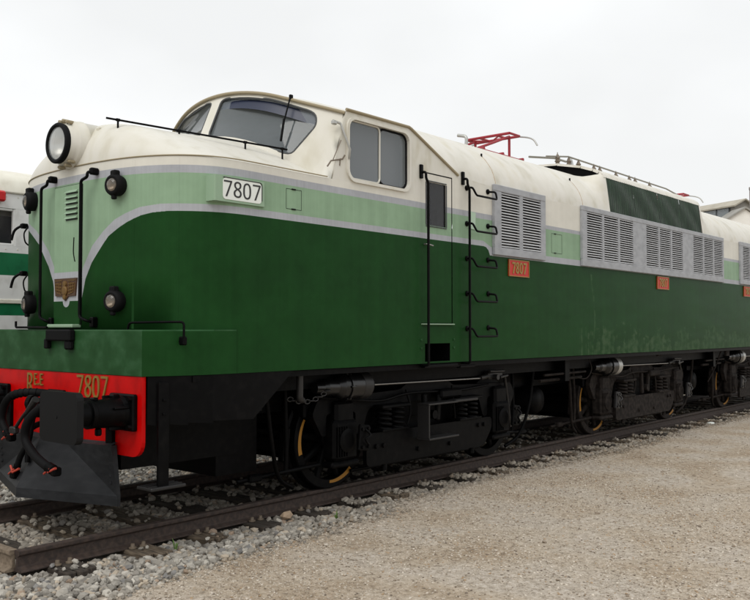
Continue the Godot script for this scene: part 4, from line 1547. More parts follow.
			box(s, Vector3(ax + dx * 1.6, 0.42, 0.84 * sg), Vector3(0.16, 0.07, 0.07), 0.015)
			done(s, "brake_rigging", metal, b)
		# inner plates and pipes that close the frame off behind the springs
		s = new_st(true)
		box(s, Vector3(0, 0.86, 0.93 * sg), Vector3(2.0, 0.56, 0.03))
		done(s, "inner_plate", M.bogie_black, b)
		s = new_st()
		tube(s, spline([Vector3(-1.85, 1.16, 1.08 * sg), Vector3(-1.3, 1.10, 1.12 * sg), Vector3(-0.9, 1.07, 1.13 * sg), Vector3(-0.4, 1.12, 1.12 * sg), Vector3(0.5, 1.10, 1.12 * sg), Vector3(1.2, 1.13, 1.10 * sg)]), 0.016, 6)
		tube(s, spline([Vector3(-0.45, 1.16, 1.10 * sg), Vector3(-0.42, 0.95, 1.14 * sg), Vector3(-0.46, 0.78, 1.13 * sg)]), 0.014, 6)
		tube(s, spline([Vector3(0.42, 1.16, 1.10 * sg), Vector3(0.40, 0.95, 1.14 * sg), Vector3(0.44, 0.78, 1.13 * sg)]), 0.014, 6)
		tube(s, [Vector3(-1.2, 0.35, 0.95 * sg), Vector3(1.2, 0.35, 0.95 * sg)], 0.018, 6)
		done(s, "frame_pipes", metal, b)
		# brake cylinder, its rod and the lever box
		s = new_st()
		var c := Vector3(-1.55, 1.255, 1.16 * sg)
		lathe(s, [Vector2(0.0, -0.40), Vector2(0.05, -0.40), Vector2(0.06, -0.30), Vector2(0.085, -0.26), Vector2(0.085, -0.12), Vector2(0.125, -0.06), Vector2(0.135, 0.0), Vector2(0.15, 0.0), Vector2(0.15, 0.03), Vector2(0.138, 0.035), Vector2(0.138, 0.33), Vector2(0.12, 0.36), Vector2(0.0, 0.37)], c, Vector3.RIGHT, 24)
		for q in 6:
			var a := TAU * q / 6.0
			lathe(s, [Vector2(0.012, 0.0), Vector2(0.012, 0.06), Vector2(0, 0.06)], c + Vector3(-0.015, sin(a) * 0.14, cos(a) * 0.14), Vector3.RIGHT, 6)
		var bc := done(s, "brake_cylinder", M.black_gloss, b)
		s = new_st()
		lathe(s, [Vector2(0.1385, 0.20), Vector2(0.1415, 0.205), Vector2(0.1415, 0.325), Vector2(0.1385, 0.33)], c, Vector3.RIGHT, 24)
		done(s, "band", M.worn_steel if first else M.aluminium, bc)
		s = new_st()
		tube(s, [Vector3(-1.15, 1.245, 1.15 * sg), Vector3(0.95, 1.225, 1.15 * sg)], 0.011, 6)
		done(s, "brake_rod", M.steel, b)
		s = new_st()
		box(s, Vector3(1.25, 1.25, 1.14 * sg), Vector3(0.32, 0.09, 0.10), 0.02)
		tube(s, [Vector3(0.95, 1.225, 1.15 * sg), Vector3(1.1, 1.245, 1.15 * sg)], 0.03, 8)
		tube(s, [Vector3(1.10, 1.30, 1.19 * sg), Vector3(1.42, 1.30, 1.19 * sg)], 0.018, 6)
		tube(s, [Vector3(1.32, 1.22, 1.2 * sg), Vector3(1.5, 1.24, 1.19 * sg)], 0.02, 6)
		lathe(s, [Vector2(0.035, 0.0), Vector2(0.035, 0.08), Vector2(0, 0.08)], Vector3(1.2, 1.23, 1.17 * sg), Vector3(0, 0, sg), 8)
		tube(s, [Vector3(1.55, 1.23, 1.12 * sg), Vector3(1.85, 0.55, 1.02 * sg)], 0.022, 6)
		done(s, "lever_box", M.worn_steel, b)
		# hanging brackets in the middle
		s = new_st()
		box(s, Vector3(-0.15, 0.93, 1.13 * sg), Vector3(0.07, 0.34, 0.05), 0.012, Basis(Vector3.BACK, 0.08))
		box(s, Vector3(0.10, 0.93, 1.13 * sg), Vector3(0.07, 0.30, 0.05), 0.012, Basis(Vector3.BACK, -0.10))
		box(s, Vector3(0.32, 1.08, 1.12 * sg), Vector3(0.42, 0.10, 0.12), 0.02)
		lathe(s, [Vector2(0.05, -0.02), Vector2(0.05, 0.05), Vector2(0, 0.05)], Vector3(-0.03, 0.86, 1.14 * sg), Vector3(0, 0, sg), 10)
		done(s, "swing_link", metal, b)
		if first and sg > 0:
			# step box bolted to the first bogie, and the safety chain of its cylinder
			s = new_st(true)
			box(s, Vector3(-0.08, 1.0, 1.27), Vector3(0.56, 0.02, 0.16), 0.004)
			box(s, Vector3(-0.08, 0.62, 1.27), Vector3(0.56, 0.02, 0.18), 0.004)
			box(s, Vector3(-0.35, 0.81, 1.27), Vector3(0.02, 0.36, 0.16), 0.004)
			box(s, Vector3(0.45, 1.0, 1.24), Vector3(0.46, 0.03, 0.12), 0.006)
			done(s, "door_step", M.worn_steel, b)
			s = new_st()
			for i in 10:
				var t := i / 9.0
				var p := Vector3(lerpf(-2.36, -1.86, t), 1.18 - 0.06 * sin(t * PI) + 0.05 * t, 1.25)
				var loop := []
				for q in 9:
					var a := TAU * q / 8.0
					var l := Vector3(cos(a) * 0.036, sin(a) * 0.02, 0) if i % 2 == 0 else Vector3(cos(a) * 0.036, 0, sin(a) * 0.02)
					loop.append(p + l)
				tube(s, loop, 0.007, 5)
			done(s, "safety_chain", M.worn_steel, b)
	var cs := new_st(true)
	box(cs, Vector3(0, 0.95, 0), Vector3(0.7, 0.3, 1.9), 0.04)
	done(cs, "bolster", M.bogie_black, b)
	for x in [-1.85, 1.85]:
		cs = new_st(true)
		box(cs, Vector3(x, 1.02, 0), Vector3(0.10, 0.16, 1.95), 0.02)
		done(cs, "headstock", M.bogie_black, b)
	return b

func running_gear() -> void:
	var b1 := make_bogie(true, M.bogie_black)
	b1.position = Vector3(4.115, 0, 0) - O
	var b2 := make_bogie(false, M.bogie_dusty)
	b2.position = Vector3(XM, 0, 0) - O
	var b3 := b2.duplicate()
	b3.name = "bogie_002"
	loco.add_child(b3, true)
	b3.position = Vector3(2 * XM - 4.115, 0, 0) - O
	# hook, tanks and pipes between the bogies
	var s := new_st()
	tube(s, bend([Vector3(1.80, 1.43, 1.33), Vector3(1.80, 1.18, 1.33), Vector3(1.86, 1.17, 1.30)], 0.03), 0.032, 8)
	done(s, "chain_hook", M.worn_steel, loco)
	for x in [7.05, 13.0]:
		s = new_st()
		lathe(s, [Vector2(0.0, -0.9), Vector2(0.16, -0.88), Vector2(0.2, -0.82), Vector2(0.2, 0.82), Vector2(0.16, 0.88), Vector2(0.0, 0.9)], Vector3(x - 0.1, 0.82, 0.0), Vector3.BACK, 24, true)
		box(s, Vector3(x, 1.1, 0.7), Vector3(0.08, 0.4, 0.06))
		box(s, Vector3(x, 1.1, -0.7), Vector3(0.08, 0.4, 0.06))
		done(s, "air_reservoir", M.bogie_black, loco)
	s = new_st()
	for a in [[6.5, 7.7, 1.20, 1.24], [12.6, 13.6, 1.22, 1.2]]:
		tube(s, [Vector3(a[0], a[2], 1.22), Vector3(a[1], a[2] + 0.01, 1.22)], 0.018, 6)
		tube(s, [Vector3(a[0], a[2] - 0.08, 1.15), Vector3(a[1], a[2] - 0.07, 1.15)], 0.024, 6)
	tube(s, spline([Vector3(7.55, 1.42, 1.34), Vector3(7.62, 1.25, 1.36), Vector3(7.50, 1.12, 1.33), Vector3(7.3, 1.15, 1.25)]), 0.008, 5)
	tube(s, spline([Vector3(13.25, 1.42, 1.30), Vector3(13.2, 1.1, 1.2), Vector3(13.05, 0.8, 1.1)]), 0.014, 5)
	box(s, Vector3(13.55, 1.36, 1.30), Vector3(0.18, 0.14, 0.05), 0.01)
	box(s, Vector3(10.2, 1.41, 1.30), Vector3(0.16, 0.08, 0.05), 0.01)
	done(s, "pipework", M.bogie_dusty, loco)
	s = new_st(true)
	box(s, Vector3(3.86, 1.425, 1.40), Vector3(0.62, 0.03, 0.10), 0.006)
	box(s, Vector3(4.42, 1.40, 1.38), Vector3(0.30, 0.03, 0.06), 0.006)
	done(s, "foot_rail", M.black_paint, loco)

# ---------------------------------------------------------------- on the roof
func pantograph(x: float, y: float) -> void:
	var p := group_node("pantograph", loco, Vector3(x, y, 0))
	var s := new_st()
	for dx in [-0.12, 0.16]:
		tube(s, [Vector3(dx, 0.46, -0.38), Vector3(dx, 0.46, 0.38)], 0.021, 6)
	for z in [-0.38, -0.15, 0.15, 0.38]:
		tube(s, [Vector3(-0.12, 0.46, z), Vector3(0.16, 0.46, z)], 0.018, 6)
	tube(s, [Vector3(-0.12, 0.45, -0.38), Vector3(0.16, 0.45, -0.1), Vector3(-0.12, 0.45, 0.2)], 0.014, 6)
	done(s, "collector_head", M.pantograph_red, p)
	s = new_st()
	for z in [-0.30, 0.30]:
		tube(s, [Vector3(0.0, 0.44, z), Vector3(-0.5, 0.26, z * 1.1), Vector3(-0.9, 0.12, z * 1.15)], 0.02, 6)
		tube(s, [Vector3(0.0, 0.44, z), Vector3(0.0, 0.05, z)], 0.022, 6)
		tube(s, [Vector3(-0.9, 0.10, z * 1.2), Vector3(0.15, 0.10, z * 1.2)], 0.026, 6)
	for x2 in [-0.9, -0.4, 0.15]:
		tube(s, [Vector3(x2, 0.10, -0.45), Vector3(x2, 0.10, 0.45)], 0.026, 6)
	done(s, "folded_arm", M.pantograph_red, p)
	for sg in [1.0, -1.0]:
		for dx in [0.16]:
			s = new_st()
			tube(s, spline([Vector3(dx, 0.455, 0.36 * sg), Vector3(dx, 0.42, 0.52 * sg), Vector3(dx, 0.37, 0.62 * sg), Vector3(dx, 0.28, 0.68 * sg)]), 0.013, 6)
			done(s, "horn", M.aluminium, p)
	for x2 in [-0.9, 0.15]:
		for z in [-0.42, 0.42]:
			s = new_st()
			lathe(s, [Vector2(0.04, -0.14), Vector2(0.06, -0.11), Vector2(0.035, -0.08), Vector2(0.06, -0.05), Vector2(0.035, -0.02), Vector2(0.055, 0.01), Vector2(0.035, 0.04), Vector2(0.03, 0.10)], Vector3(x2, 0, z), Vector3.UP, 10)
			done(s, "insulator", M.insulator, p)

func roof_gear() -> void:
	pantograph(7.15, 4.235)
	pantograph(13.95, 4.15)
	var s := new_st()
	tube(s, bend([Vector3(6.3, 4.26, 0.10), Vector3(6.3, 4.56, 0.12), Vector3(6.28, 4.59, -0.02)], 0.05), 0.024, 8)
	done(s, "roof_horn", M.aluminium, loco)
	var bar := new_st()
	var z := 0.50
	tube(bar, [Vector3(7.9, 4.47, z), Vector3(8.6, 4.57, z), Vector3(12.6, 4.55, z), Vector3(13.6, 4.46, z)], 0.014, 6)
	tube(bar, [Vector3(7.9, 4.50, 0.2), Vector3(8.7, 4.60, 0.2), Vector3(9.1, 4.60, 0.2)], 0.018, 6)
	var b := done(bar, "bus_bar", M.bus_metal, loco)
	for x in [8.25, 8.62, 8.95, 9.5, 9.72, 10.35, 10.9, 11.15, 11.8, 12.5, 13.1]:
		s = new_st()
		var y := 4.375 if x > 8.1 and x < 12.0 else 4.26
		lathe(s, [Vector2(0.03, 0.0), Vector2(0.048, 0.02), Vector2(0.028, 0.045), Vector2(0.048, 0.07), Vector2(0.028, 0.095), Vector2(0.044, 0.12), Vector2(0.025, 0.15), Vector2(0.02, 0.17), Vector2(0.008, 0.18), Vector2(0.006, 0.21), Vector2(0.0, 0.21)], Vector3(x, y, z), Vector3.UP, 10)
		done(s, "insulator", M.insulator, b)
	s = new_st()
	tube(s, [Vector3(8.95, 4.62, 0.35), Vector3(8.25, 4.22, 0.78)], 0.03, 7)
	done(s, "roof_cable", M.aluminium, loco)

func build_locomotive() -> void:
	loco = thing("locomotive", O, "green and cream vintage electric locomotive with red buffer beam numbered 7807", "locomotive")
	build_body()
	windscreens(loco)
	side_windows(loco)
	door_and_ladder()
	louvres()
	plates()
	nose_fittings()
	front_gear()
	running_gear()
	roof_gear()

# ---------------------------------------------------------------- track and ground
func rail_profile() -> PackedVector2Array:
	return round_poly([Vector2(-0.07, 0.0), Vector2(0.07, 0.0), Vector2(0.07, 0.014), Vector2(0.012, 0.032), Vector2(0.010, 0.112), Vector2(0.036, 0.124), Vector2(0.036, 0.158), Vector2(-0.036, 0.158), Vector2(-0.036, 0.124), Vector2(-0.010, 0.112), Vector2(-0.012, 0.032), Vector2(-0.07, 0.014)], 0.008, 2)

func sleeper_mesh(rng: RandomNumberGenerator) -> ArrayMesh:
	var s := new_st(true)
	var b := Basis(Vector3.UP, rng.randf_range(-0.02, 0.02))
	# three weathered boards of wood with open splits between them
	var w := [0.0, rng.randf_range(0.07, 0.10), rng.randf_range(0.15, 0.18), 0.25]
	for i in 3:
		box(s, b * Vector3((w[i] + w[i + 1]) / 2 - 0.125, -0.07 + rng.randf_range(-0.006, 0.0), rng.randf_range(-0.02, 0.02)), Vector3(w[i + 1] - w[i] - 0.004, 0.14, rng.randf_range(2.36, 2.46)), 0.008, b)
	return finish(s)

func track(zc: float, x0: float, x1: float, called: String, label: String, end_rail: bool) -> void:
	var t := Node3D.new()
	t.name = called
	t.position = Vector3(0, 0, zc)
	add_child(t, true)
	structure(t, label)
	var prof := rail_profile()
	for sg in [1.0, -1.0]:
		var s := new_st(true)
		prism(s, prof, Vector3(x0, RAIL - 0.158, 0.8525 * sg), Vector3.BACK, Vector3.UP, Vector3(x1 - x0, 0, 0))
		done(s, "rail", M.rail_rust, t)
	if end_rail:
		var s := new_st(true)
		prism(s, prof, Vector3(x0 - 0.001, RAIL - 0.161, -0.81), Vector3.RIGHT, Vector3.UP, Vector3(0, 0, 1.62))
		done(s, "end_rail", M.rail_dusty, t)
	var rng := RandomNumberGenerator.new()
	rng.seed = 11
	var kinds := []
	for i in 4: kinds.append(sleeper_mesh(rng))
	var sp := new_st()
	lathe(sp, [Vector2(0.032, 0.0), Vector2(0.032, 0.010), Vector2(0.018, 0.014), Vector2(0.016, 0.038), Vector2(0.0, 0.042)], Vector3.ZERO, Vector3.UP, 8)
	var spike := finish(sp)
	var x := x0 + 0.32
	var i := 0
	while x < x1:
		var o := put(kinds[i % 4], "sleeper", M.wood if rng.randf() < 0.6 else M.wood_dark, t, Transform3D(Basis(), Vector3(x, 0.052, 0)))
		for sg in [1.0, -1.0]:
			if x < 9.0:
				for q in [[-0.05, 0.095], [0.05, 0.098]]:
					put(spike, "spike", M.insulator, o, Transform3D(Basis(), Vector3(q[0], 0.0, (0.8525 + q[1]) * sg)))
				put(spike, "spike", M.insulator, o, Transform3D(Basis(), Vector3(0.02, 0.0, (0.8525 - 0.097) * sg)))
		x += 0.64 + rng.randf_range(-0.02, 0.02)
		i += 1

func border(x: float) -> float:
	return interp([[-2.0, 2.2], [-0.4, 2.08], [0.6, 1.96], [2.2, 1.74], [4.0, 1.60], [7.8, 1.64], [14.0, 1.58], [22.0, 1.5]], x)

func ground_y(n: FastNoiseLite, x: float, z: float) -> float:
	return 0.014 * n.get_noise_2d(x * 10.0, z * 10.0)

func stone_mesh(rng: RandomNumberGenerator, flat := 1.0) -> ArrayMesh:
	var g := (1.0 + sqrt(5.0)) / 2.0
	var v := [Vector3(-1, g, 0), Vector3(1, g, 0), Vector3(-1, -g, 0), Vector3(1, -g, 0), Vector3(0, -1, g), Vector3(0, 1, g), Vector3(0, -1, -g), Vector3(0, 1, -g), Vector3(g, 0, -1), Vector3(g, 0, 1), Vector3(-g, 0, -1), Vector3(-g, 0, 1)]
	for i in 12:
		v[i] = v[i].normalized() * rng.randf_range(0.68, 1.22) * Vector3(1.25, 0.8 * flat, 0.95)
	var f := [[0, 11, 5], [0, 5, 1], [0, 1, 7], [0, 7, 10], [0, 10, 11], [1, 5, 9], [5, 11, 4], [11, 10, 2], [10, 7, 6], [7, 1, 8], [3, 9, 4], [3, 4, 2], [3, 2, 6], [3, 6, 8], [3, 8, 9], [4, 9, 5], [2, 4, 11], [6, 2, 10], [8, 6, 7], [9, 8, 1]]
	var s := new_st(true)
	for q in f: tri(s, v[q[0]], v[q[2]], v[q[1]])
	return finish(s)

func scatter(parent: Node3D, mesh: Mesh, called: String, list: Array) -> void:
	var mm := MultiMesh.new()
	mm.transform_format = MultiMesh.TRANSFORM_3D
	mm.use_colors = true
	mm.mesh = mesh
	mm.instance_count = list.size()
	for i in list.size():
		mm.set_instance_transform(i, list[i][0])
		mm.set_instance_color(i, list[i][1])
	var o := MultiMeshInstance3D.new()
	o.name = called
	o.multimesh = mm
	o.material_override = M.stone
	o.set_meta("kind", "stuff")
	parent.add_child(o, true)

func stone_color(rng: RandomNumberGenerator, dusty: float) -> Color:
	var q := rng.randf()
	var c := c8(154, 150, 142)
	if q < 0.18: c = c8(182, 178, 169)
	elif q < 0.42: c = c8(130, 126, 119)
	elif q < 0.54: c = c8(172, 160, 143)
	elif q < 0.60: c = c8(122, 121, 120)
	elif q < 0.64: c = c8(150, 130, 112)
	var v := rng.randf_range(0.85, 1.12)
	c = Color(c.r * v, c.g * v, c.b * v)
	c = c.lerp(c8(128, 115, 99), dusty)
	return c.srgb_to_linear()

func build_ground() -> void:
	var n := noise(70, 0.02, 3)
	# one sheet to the horizon, finely divided near the track
	var xs := [-600.0, -200.0, -60.0, -20.0, -8.0]
	var x := -4.0
	while x < 12.0: xs.append(x); x += 0.14
	while x < 24.0: xs.append(x); x += 0.5
	xs.append_array([28.0, 40.0, 80.0, 200.0, 600.0])
	var zs := [-600.0, -200.0, -60.0, -20.0, -10.0, -6.0, -4.0, -2.0, -1.0, 0.0, 0.6]
	var z := 1.0
	while z < 7.5: zs.append(z); z += 0.14
	zs.append_array([8.5, 10.0, 14.0, 20.0, 60.0, 200.0, 600.0])
	var s := new_st()
	var rows := []
	for a in xs:
		var r := []
		for b in zs:
			var y := 0.0
			if a > -4.1 and a < 24.0 and b > 0.9 and b < 7.6 and b > border(a) - 0.4:
				y = ground_y(n, a, b) + 0.02 * clampf((b - 2.2) / 3.0, 0.0, 1.0)
			r.append(Vector3(a, y, b))
		rows.append(r)
	sheet(s, rows)
	structure(done(s, "ground", M.dirt, self), "tan dirt yard strewn with fine gravel")
	s = new_st()
	rows = []
	for i in 61:
		var a := -6.0 + 0.5 * i
		var r := []
		for q in 9:
			var b := lerpf(-6.8, border(a) - 0.55, q / 7.0) if q < 8 else border(a) - 0.22
			r.append(Vector3(a, -0.02 if q == 8 else 0.008, b))
		rows.append(r)
	sheet(s, rows)
	structure(done(s, "ballast_bed", M.ballast_bed, self), "grey bed of fines under the ballast stones")

	# ballast stones
	var rng := RandomNumberGenerator.new()
	rng.seed = 21
	var kinds := []
	for i in 5: kinds.append(stone_mesh(rng))
	var lists := [[], [], [], [], []]
	var zones := [   # x0, x1, z0, z1, stones per square metre, least and most radius
		[-3.2, 3.0, 0.93, 2.3, 900.0, 0.014, 0.037],
		[3.0, 9.0, 0.93, 1.8, 900.0, 0.013, 0.034],
		[9.0, 21.0, 0.93, 1.75, 520.0, 0.014, 0.030],
		[-3.2, 2.5, -0.77, 0.78, 800.0, 0.014, 0.038],
		[2.5, 16.0, -0.77, 0.78, 260.0, 0.016, 0.036],
		[-3.2, -0.7, 0.70, 0.95, 800.0, 0.014, 0.037],
		[-3.0, 9.0, -3.8, -0.93, 330.0, 0.018, 0.040],
		[9.0, 20.0, -3.2, -0.93, 120.0, 0.022, 0.042],
	]
	for q in zones:
		var count := int((q[1] - q[0]) * (q[3] - q[2]) * q[4])
		for i in count:
			var px := rng.randf_range(q[0], q[1])
			var pz := rng.randf_range(q[2], q[3])
			var r := lerpf(q[5], q[6], pow(rng.randf(), 1.5))
			var bd := border(px)
			var over := pz - (bd - 0.34) + 0.22 * n.get_noise_2d(px * 30.0, pz * 30.0)
			if over > 0.0 and rng.randf() < over / 0.30: continue
			if over > 0.0: r *= lerpf(0.9, 0.4, clampf(over / 0.3, 0.0, 1.0))
			if absf(pz) > 0.775 and absf(pz) < 0.93 and px > -0.64: continue
			var y := 0.006 + r * rng.randf_range(0.0, 0.55) - 0.012 * clampf(over / 0.2, 0.0, 1.0)
			var fx := fposmod(px + 0.32 + 0.02, 0.64)
			if absf(fx - 0.0) < 0.13 or absf(fx - 0.64) < 0.13:
				if absf(pz) < 1.2 and px > -0.6:
					if rng.randf() < (0.93 if px < 2.5 else 0.6): continue
					y = 0.052 + r * 0.4
			var b := Basis.from_euler(Vector3(rng.randf_range(-0.6, 0.6), rng.randf() * TAU, rng.randf_range(-0.6, 0.6))).scaled(Vector3(r, r, r))
			var dusty := clampf(0.12 + (px - 1.0) / 9.0, 0.12, 0.5) if pz > 0.9 else (0.35 if absf(pz) < 0.8 else 0.0)
			if pz > 0.9: dusty = clampf(dusty + 0.5 * maxf(over, 0.0) / 0.3, 0.0, 0.7)
			lists[rng.randi() % 5].append([Transform3D(b, Vector3(px, y, pz)), stone_color(rng, dusty)])
	var bal := Node3D.new()
	bal.name = "ballast"
	add_child(bal, true)
	bal.set_meta("kind", "stuff")
	tag(bal, "pale crushed stone ballast heaped along the rails", "ballast")
	for i in 5: scatter(bal, kinds[i], "stones", lists[i])

	# loose grit and chips over the yard
	lists = [[], [], []]
	kinds = []
	for i in 3: kinds.append(stone_mesh(rng, 0.7))
	for q in [[-2.5, 2.5, 1.2, 6.2, 4200.0, 0.003, 0.0115], [2.5, 6.0, 1.2, 7.5, 2700.0, 0.003, 0.011], [6.0, 11.0, 1.1, 9.0, 900.0, 0.0035, 0.012], [11.0, 24.0, 1.0, 12.0, 150.0, 0.006, 0.015], [-2.0, 14.0, 1.7, 8.0, 7.0, 0.014, 0.026]]:
		var count := int((q[1] - q[0]) * (q[3] - q[2]) * q[4])
		for i in count:
			var px := rng.randf_range(q[0], q[1])
			var pz := rng.randf_range(q[2], q[3])
			if pz < border(px) - 0.3: continue
			if n.get_noise_2d(px * 9.0, pz * 9.0) + rng.randf_range(-0.5, 0.7) < -0.05: continue
			var r := lerpf(q[5], q[6], pow(rng.randf(), 2.6))
			var y := ground_y(n, px, pz) + 0.02 * clampf((pz - 2.2) / 3.0, 0.0, 1.0) + r * 0.25
			var c := c8(176, 165, 150)
			var w := rng.randf()
			if w < 0.14: c = c8(198, 188, 174)
			elif w < 0.28: c = c8(132, 118, 102)
			elif w < 0.33: c = c8(112, 100, 88)
			elif w < 0.38: c = c8(160, 136, 108)
			var b := Basis.from_euler(Vector3(rng.randf_range(-0.3, 0.3), rng.randf() * TAU, rng.randf_range(-0.3, 0.3))).scaled(Vector3(r, r, r))
			lists[rng.randi() % 3].append([Transform3D(b, Vector3(px, y, pz)), c.srgb_to_linear()])
	var gr := Node3D.new()
	gr.name = "gravel"
	add_child(gr, true)
	gr.set_meta("kind", "stuff")
	tag(gr, "fine tan gravel scattered over the dirt yard", "gravel")
	for i in 3: scatter(gr, kinds[i], "chips", lists[i])

func small_things() -> void:
	var rng := RandomNumberGenerator.new()
	rng.seed = 9
	for a in [[Vector3(0.52, 0.03, 1.20), "small green weed at a sleeper end near the plough", 8], [Vector3(2.22, 0.015, 1.40), "small green weed at the edge of the ballast below the front wheel", 10]]:
		var o := thing("weed", a[0], a[1], "weed", "weeds beside the track")
		for i in a[2]:
			var s := new_st()
			var ang := rng.randf() * TAU
			var d := Vector3(cos(ang), 0, sin(ang))
			var side := Vector3(-d.z, 0, d.x) * 0.006
			var h := rng.randf_range(0.05, 0.10)
			var lean := rng.randf_range(0.02, 0.06)
			var p0 := d * 0.008
			var p1 := d * lean * 0.5 + Vector3(0, h * 0.65, 0)
			var p2 := d * lean + Vector3(0, h, 0)
			quad(s, p0 - side * 0.6, p0 + side * 0.6, p1 + side, p1 - side)
			tri(s, p1 - side, p1 + side, p2)
			done(s, "leaf", M.leaf, o)
	# one stray stone and one scrap
	var st := put(stone_mesh(rng), "loose_stone", mat("tan_stone", c8(168, 146, 122), 0.9), self, Transform3D(Basis().scaled(Vector3(0.07, 0.06, 0.06)), Vector3(1.88, 0.075, 1.08)))
	tag(st, "large tan stone lying on a sleeper end beside the rail", "stone")
	var s := new_st()
	lathe(s, [Vector2(0.0, 0.03), Vector2(0.05, 0.028), Vector2(0.085, 0.012), Vector2(0.07, -0.01)], Vector3.ZERO, Vector3.UP, 9, true)
	var sc := put(finish(s), "paper_scrap", M.number_white, self, Transform3D(Basis(Vector3.UP, 0.6).scaled(Vector3(1.2, 0.9, 0.8)), Vector3(12.9, 0.02, 1.20)))
	tag(sc, "crumpled white scrap lying on dirt beside the far rail", "litter")

# ---------------------------------------------------------------- the coach behind
func build_coach() -> void:
	var zc := -4.65
	var zs := -3.2            # the side that shows
	var hw := zs - zc
	var o := thing("passenger_coach", Vector3(2.0, RAIL, zc), "white and green striped passenger coach standing behind the nose", "coach")
	var off := Vector3(-2.0, -RAIL, 0)
	var x0 := -9.0
	var x1 := 13.0
	var bands := [[0.95, 1.99, M.coach_white], [1.99, 2.14, M.coach_green], [2.14, 2.48, M.coach_white], [2.48, 2.755, M.coach_green], [2.755, 2.84, M.coach_white], [3.30, 3.50, M.coach_white]]
	for b in bands:
		var s := new_st(true)
		for sg in [1.0, -1.0]:
			box(s, Vector3((x0 + x1) / 2, (b[0] + b[1]) / 2, sg * (hw - 0.03)) + off, Vector3(x1 - x0, b[1] - b[0] - 0.001, 0.06))
		done(s, "side_panel", b[2], o)
	var wins := []
	var x := -8.2
	while x < 12.0:
		wins.append(x)
		x += 0.98
	# window openings with posts between them
	for i in wins.size():
		var a: float = wins[i]
		if a + 0.98 > x1: break
		var s := new_st(true)
		box(s, Vector3(a - 0.11, 3.07, hw - 0.03) + off, Vector3(0.24, 0.459, 0.058))
		done(s, "window_post", M.coach_white, o)
		s = new_st(true)
		box(s, Vector3(a + 0.38, 3.07, hw - 0.07) + off, Vector3(0.74, 0.458, 0.008))
		var w := done(s, "window", M.dark_glass, o)
		s = new_st(true)
		for q in [[0.02, 0.03], [0.74, 0.03]]:
			box(s, Vector3(a + q[0], 3.07, hw - 0.035) + off, Vector3(q[1], 0.457, 0.05), 0.006)
		box(s, Vector3(a + 0.38, 3.285, hw - 0.036) + off, Vector3(0.68, 0.03, 0.05), 0.006)
		box(s, Vector3(a + 0.38, 2.855, hw - 0.034) + off, Vector3(0.68, 0.03, 0.06), 0.006)
		done(s, "frame", M.coach_white, w)
	var s := new_st(true)
	box(s, Vector3((x0 + x1) / 2, 3.07, -hw + 0.04) + off, Vector3(x1 - x0, 0.46, 0.02))
	box(s, Vector3((x0 + x1) / 2, 1.6, 0) + off, Vector3(x1 - x0 - 0.1, 0.05, hw * 2 - 0.14))
	box(s, Vector3((x0 + x1) / 2, 2.4, 0.3) + off, Vector3(x1 - x0 - 0.1, 1.9, 0.04))
	done(s, "interior", M.plate_grey, o)
	s = new_st()
	var rows := []
	for xx in [x0, x0 + 0.3, x1 - 0.3, x1]:
		var r := []
		for i in 17:
			var a := PI * i / 16.0
			r.append(Vector3(xx, 3.50 + 0.42 * pow(sin(a), 0.7), (hw + 0.03) * cos(a)) + off)
		rows.append(r)
	sheet(s, rows)
	for e in [x0, x1]:
		s.set_smooth_group(-1)
		for i in 16:
			tri(s, Vector3(e, 3.50, 0) + off, rows[0 if e == x0 else 3][i], rows[0 if e == x0 else 3][i + 1])
	done(s, "roof", M.coach_cream, o)
	s = new_st()
	box(s, Vector3((x0 + x1) / 2, 3.50, hw + 0.012) + off, Vector3(x1 - x0, 0.03, 0.03), 0.008)
	box(s, Vector3((x0 + x1) / 2, 2.16, hw + 0.008) + off, Vector3(x1 - x0, 0.05, 0.02), 0.006)
	for i in 140:
		var xx := x0 + 0.15 * i + 0.05
		if xx < x1 - 0.05:
			for y in [3.44, 2.80]:
				lathe(s, [Vector2(0.010, 0.0), Vector2(0.007, 0.006), Vector2(0, 0.007)], Vector3(xx, y, hw) + off, Vector3.BACK, 6)
	done(s, "trim", M.coach_cream, o)
	for e in [x0, x1]:
		s = new_st(true)
		box(s, Vector3(e, 2.25, 0) + off, Vector3(0.06, 2.56, hw * 2 - 0.02))
		done(s, "end_wall", M.coach_white, o)
	s = new_st(true)
	box(s, Vector3(1.13, 3.43, hw + 0.05) + off, Vector3(0.15, 0.13, 0.10), 0.02)
	done(s, "red_lamp", M.lamp_red, o)
	s = new_st(true)
	box(s, Vector3((x0 + x1) / 2, 0.85, 0) + off, Vector3(x1 - x0 - 0.6, 0.22, 2.2))
	done(s, "underframe", M.bogie_black, o)
	var wm := wheel_mesh()
	for bx in [-6.6, 10.6]:
		var bg := Node3D.new()
		bg.name = "bogie"
		bg.position = Vector3(bx, 0, 0) + off
		o.add_child(bg, true)
		for ax in [-1.1, 1.1]:
			for sg in [1.0, -1.0]:
				put(wm, "wheel", M.bogie_dusty, bg, Transform3D(Basis(Vector3.UP, 0.0 if sg > 0 else PI), Vector3(ax, RAIL + 0.508, 0.8525 * sg)))
		for sg in [1.0, -1.0]:
			s = new_st(true)
			prism(s, round_poly([Vector2(-1.6, 0.6), Vector2(-1.3, 0.45), Vector2(-0.6, 0.5), Vector2(-0.4, 0.4), Vector2(0.4, 0.4), Vector2(0.6, 0.5), Vector2(1.3, 0.45), Vector2(1.6, 0.6), Vector2(1.5, 0.85), Vector2(-1.5, 0.85)], 0.05, 3), Vector3(0, 0, 1.0 * sg), Vector3.RIGHT, Vector3.UP, Vector3(0, 0, 0.08 * sg))
			done(s, "side_frame", M.bogie_dusty, bg)

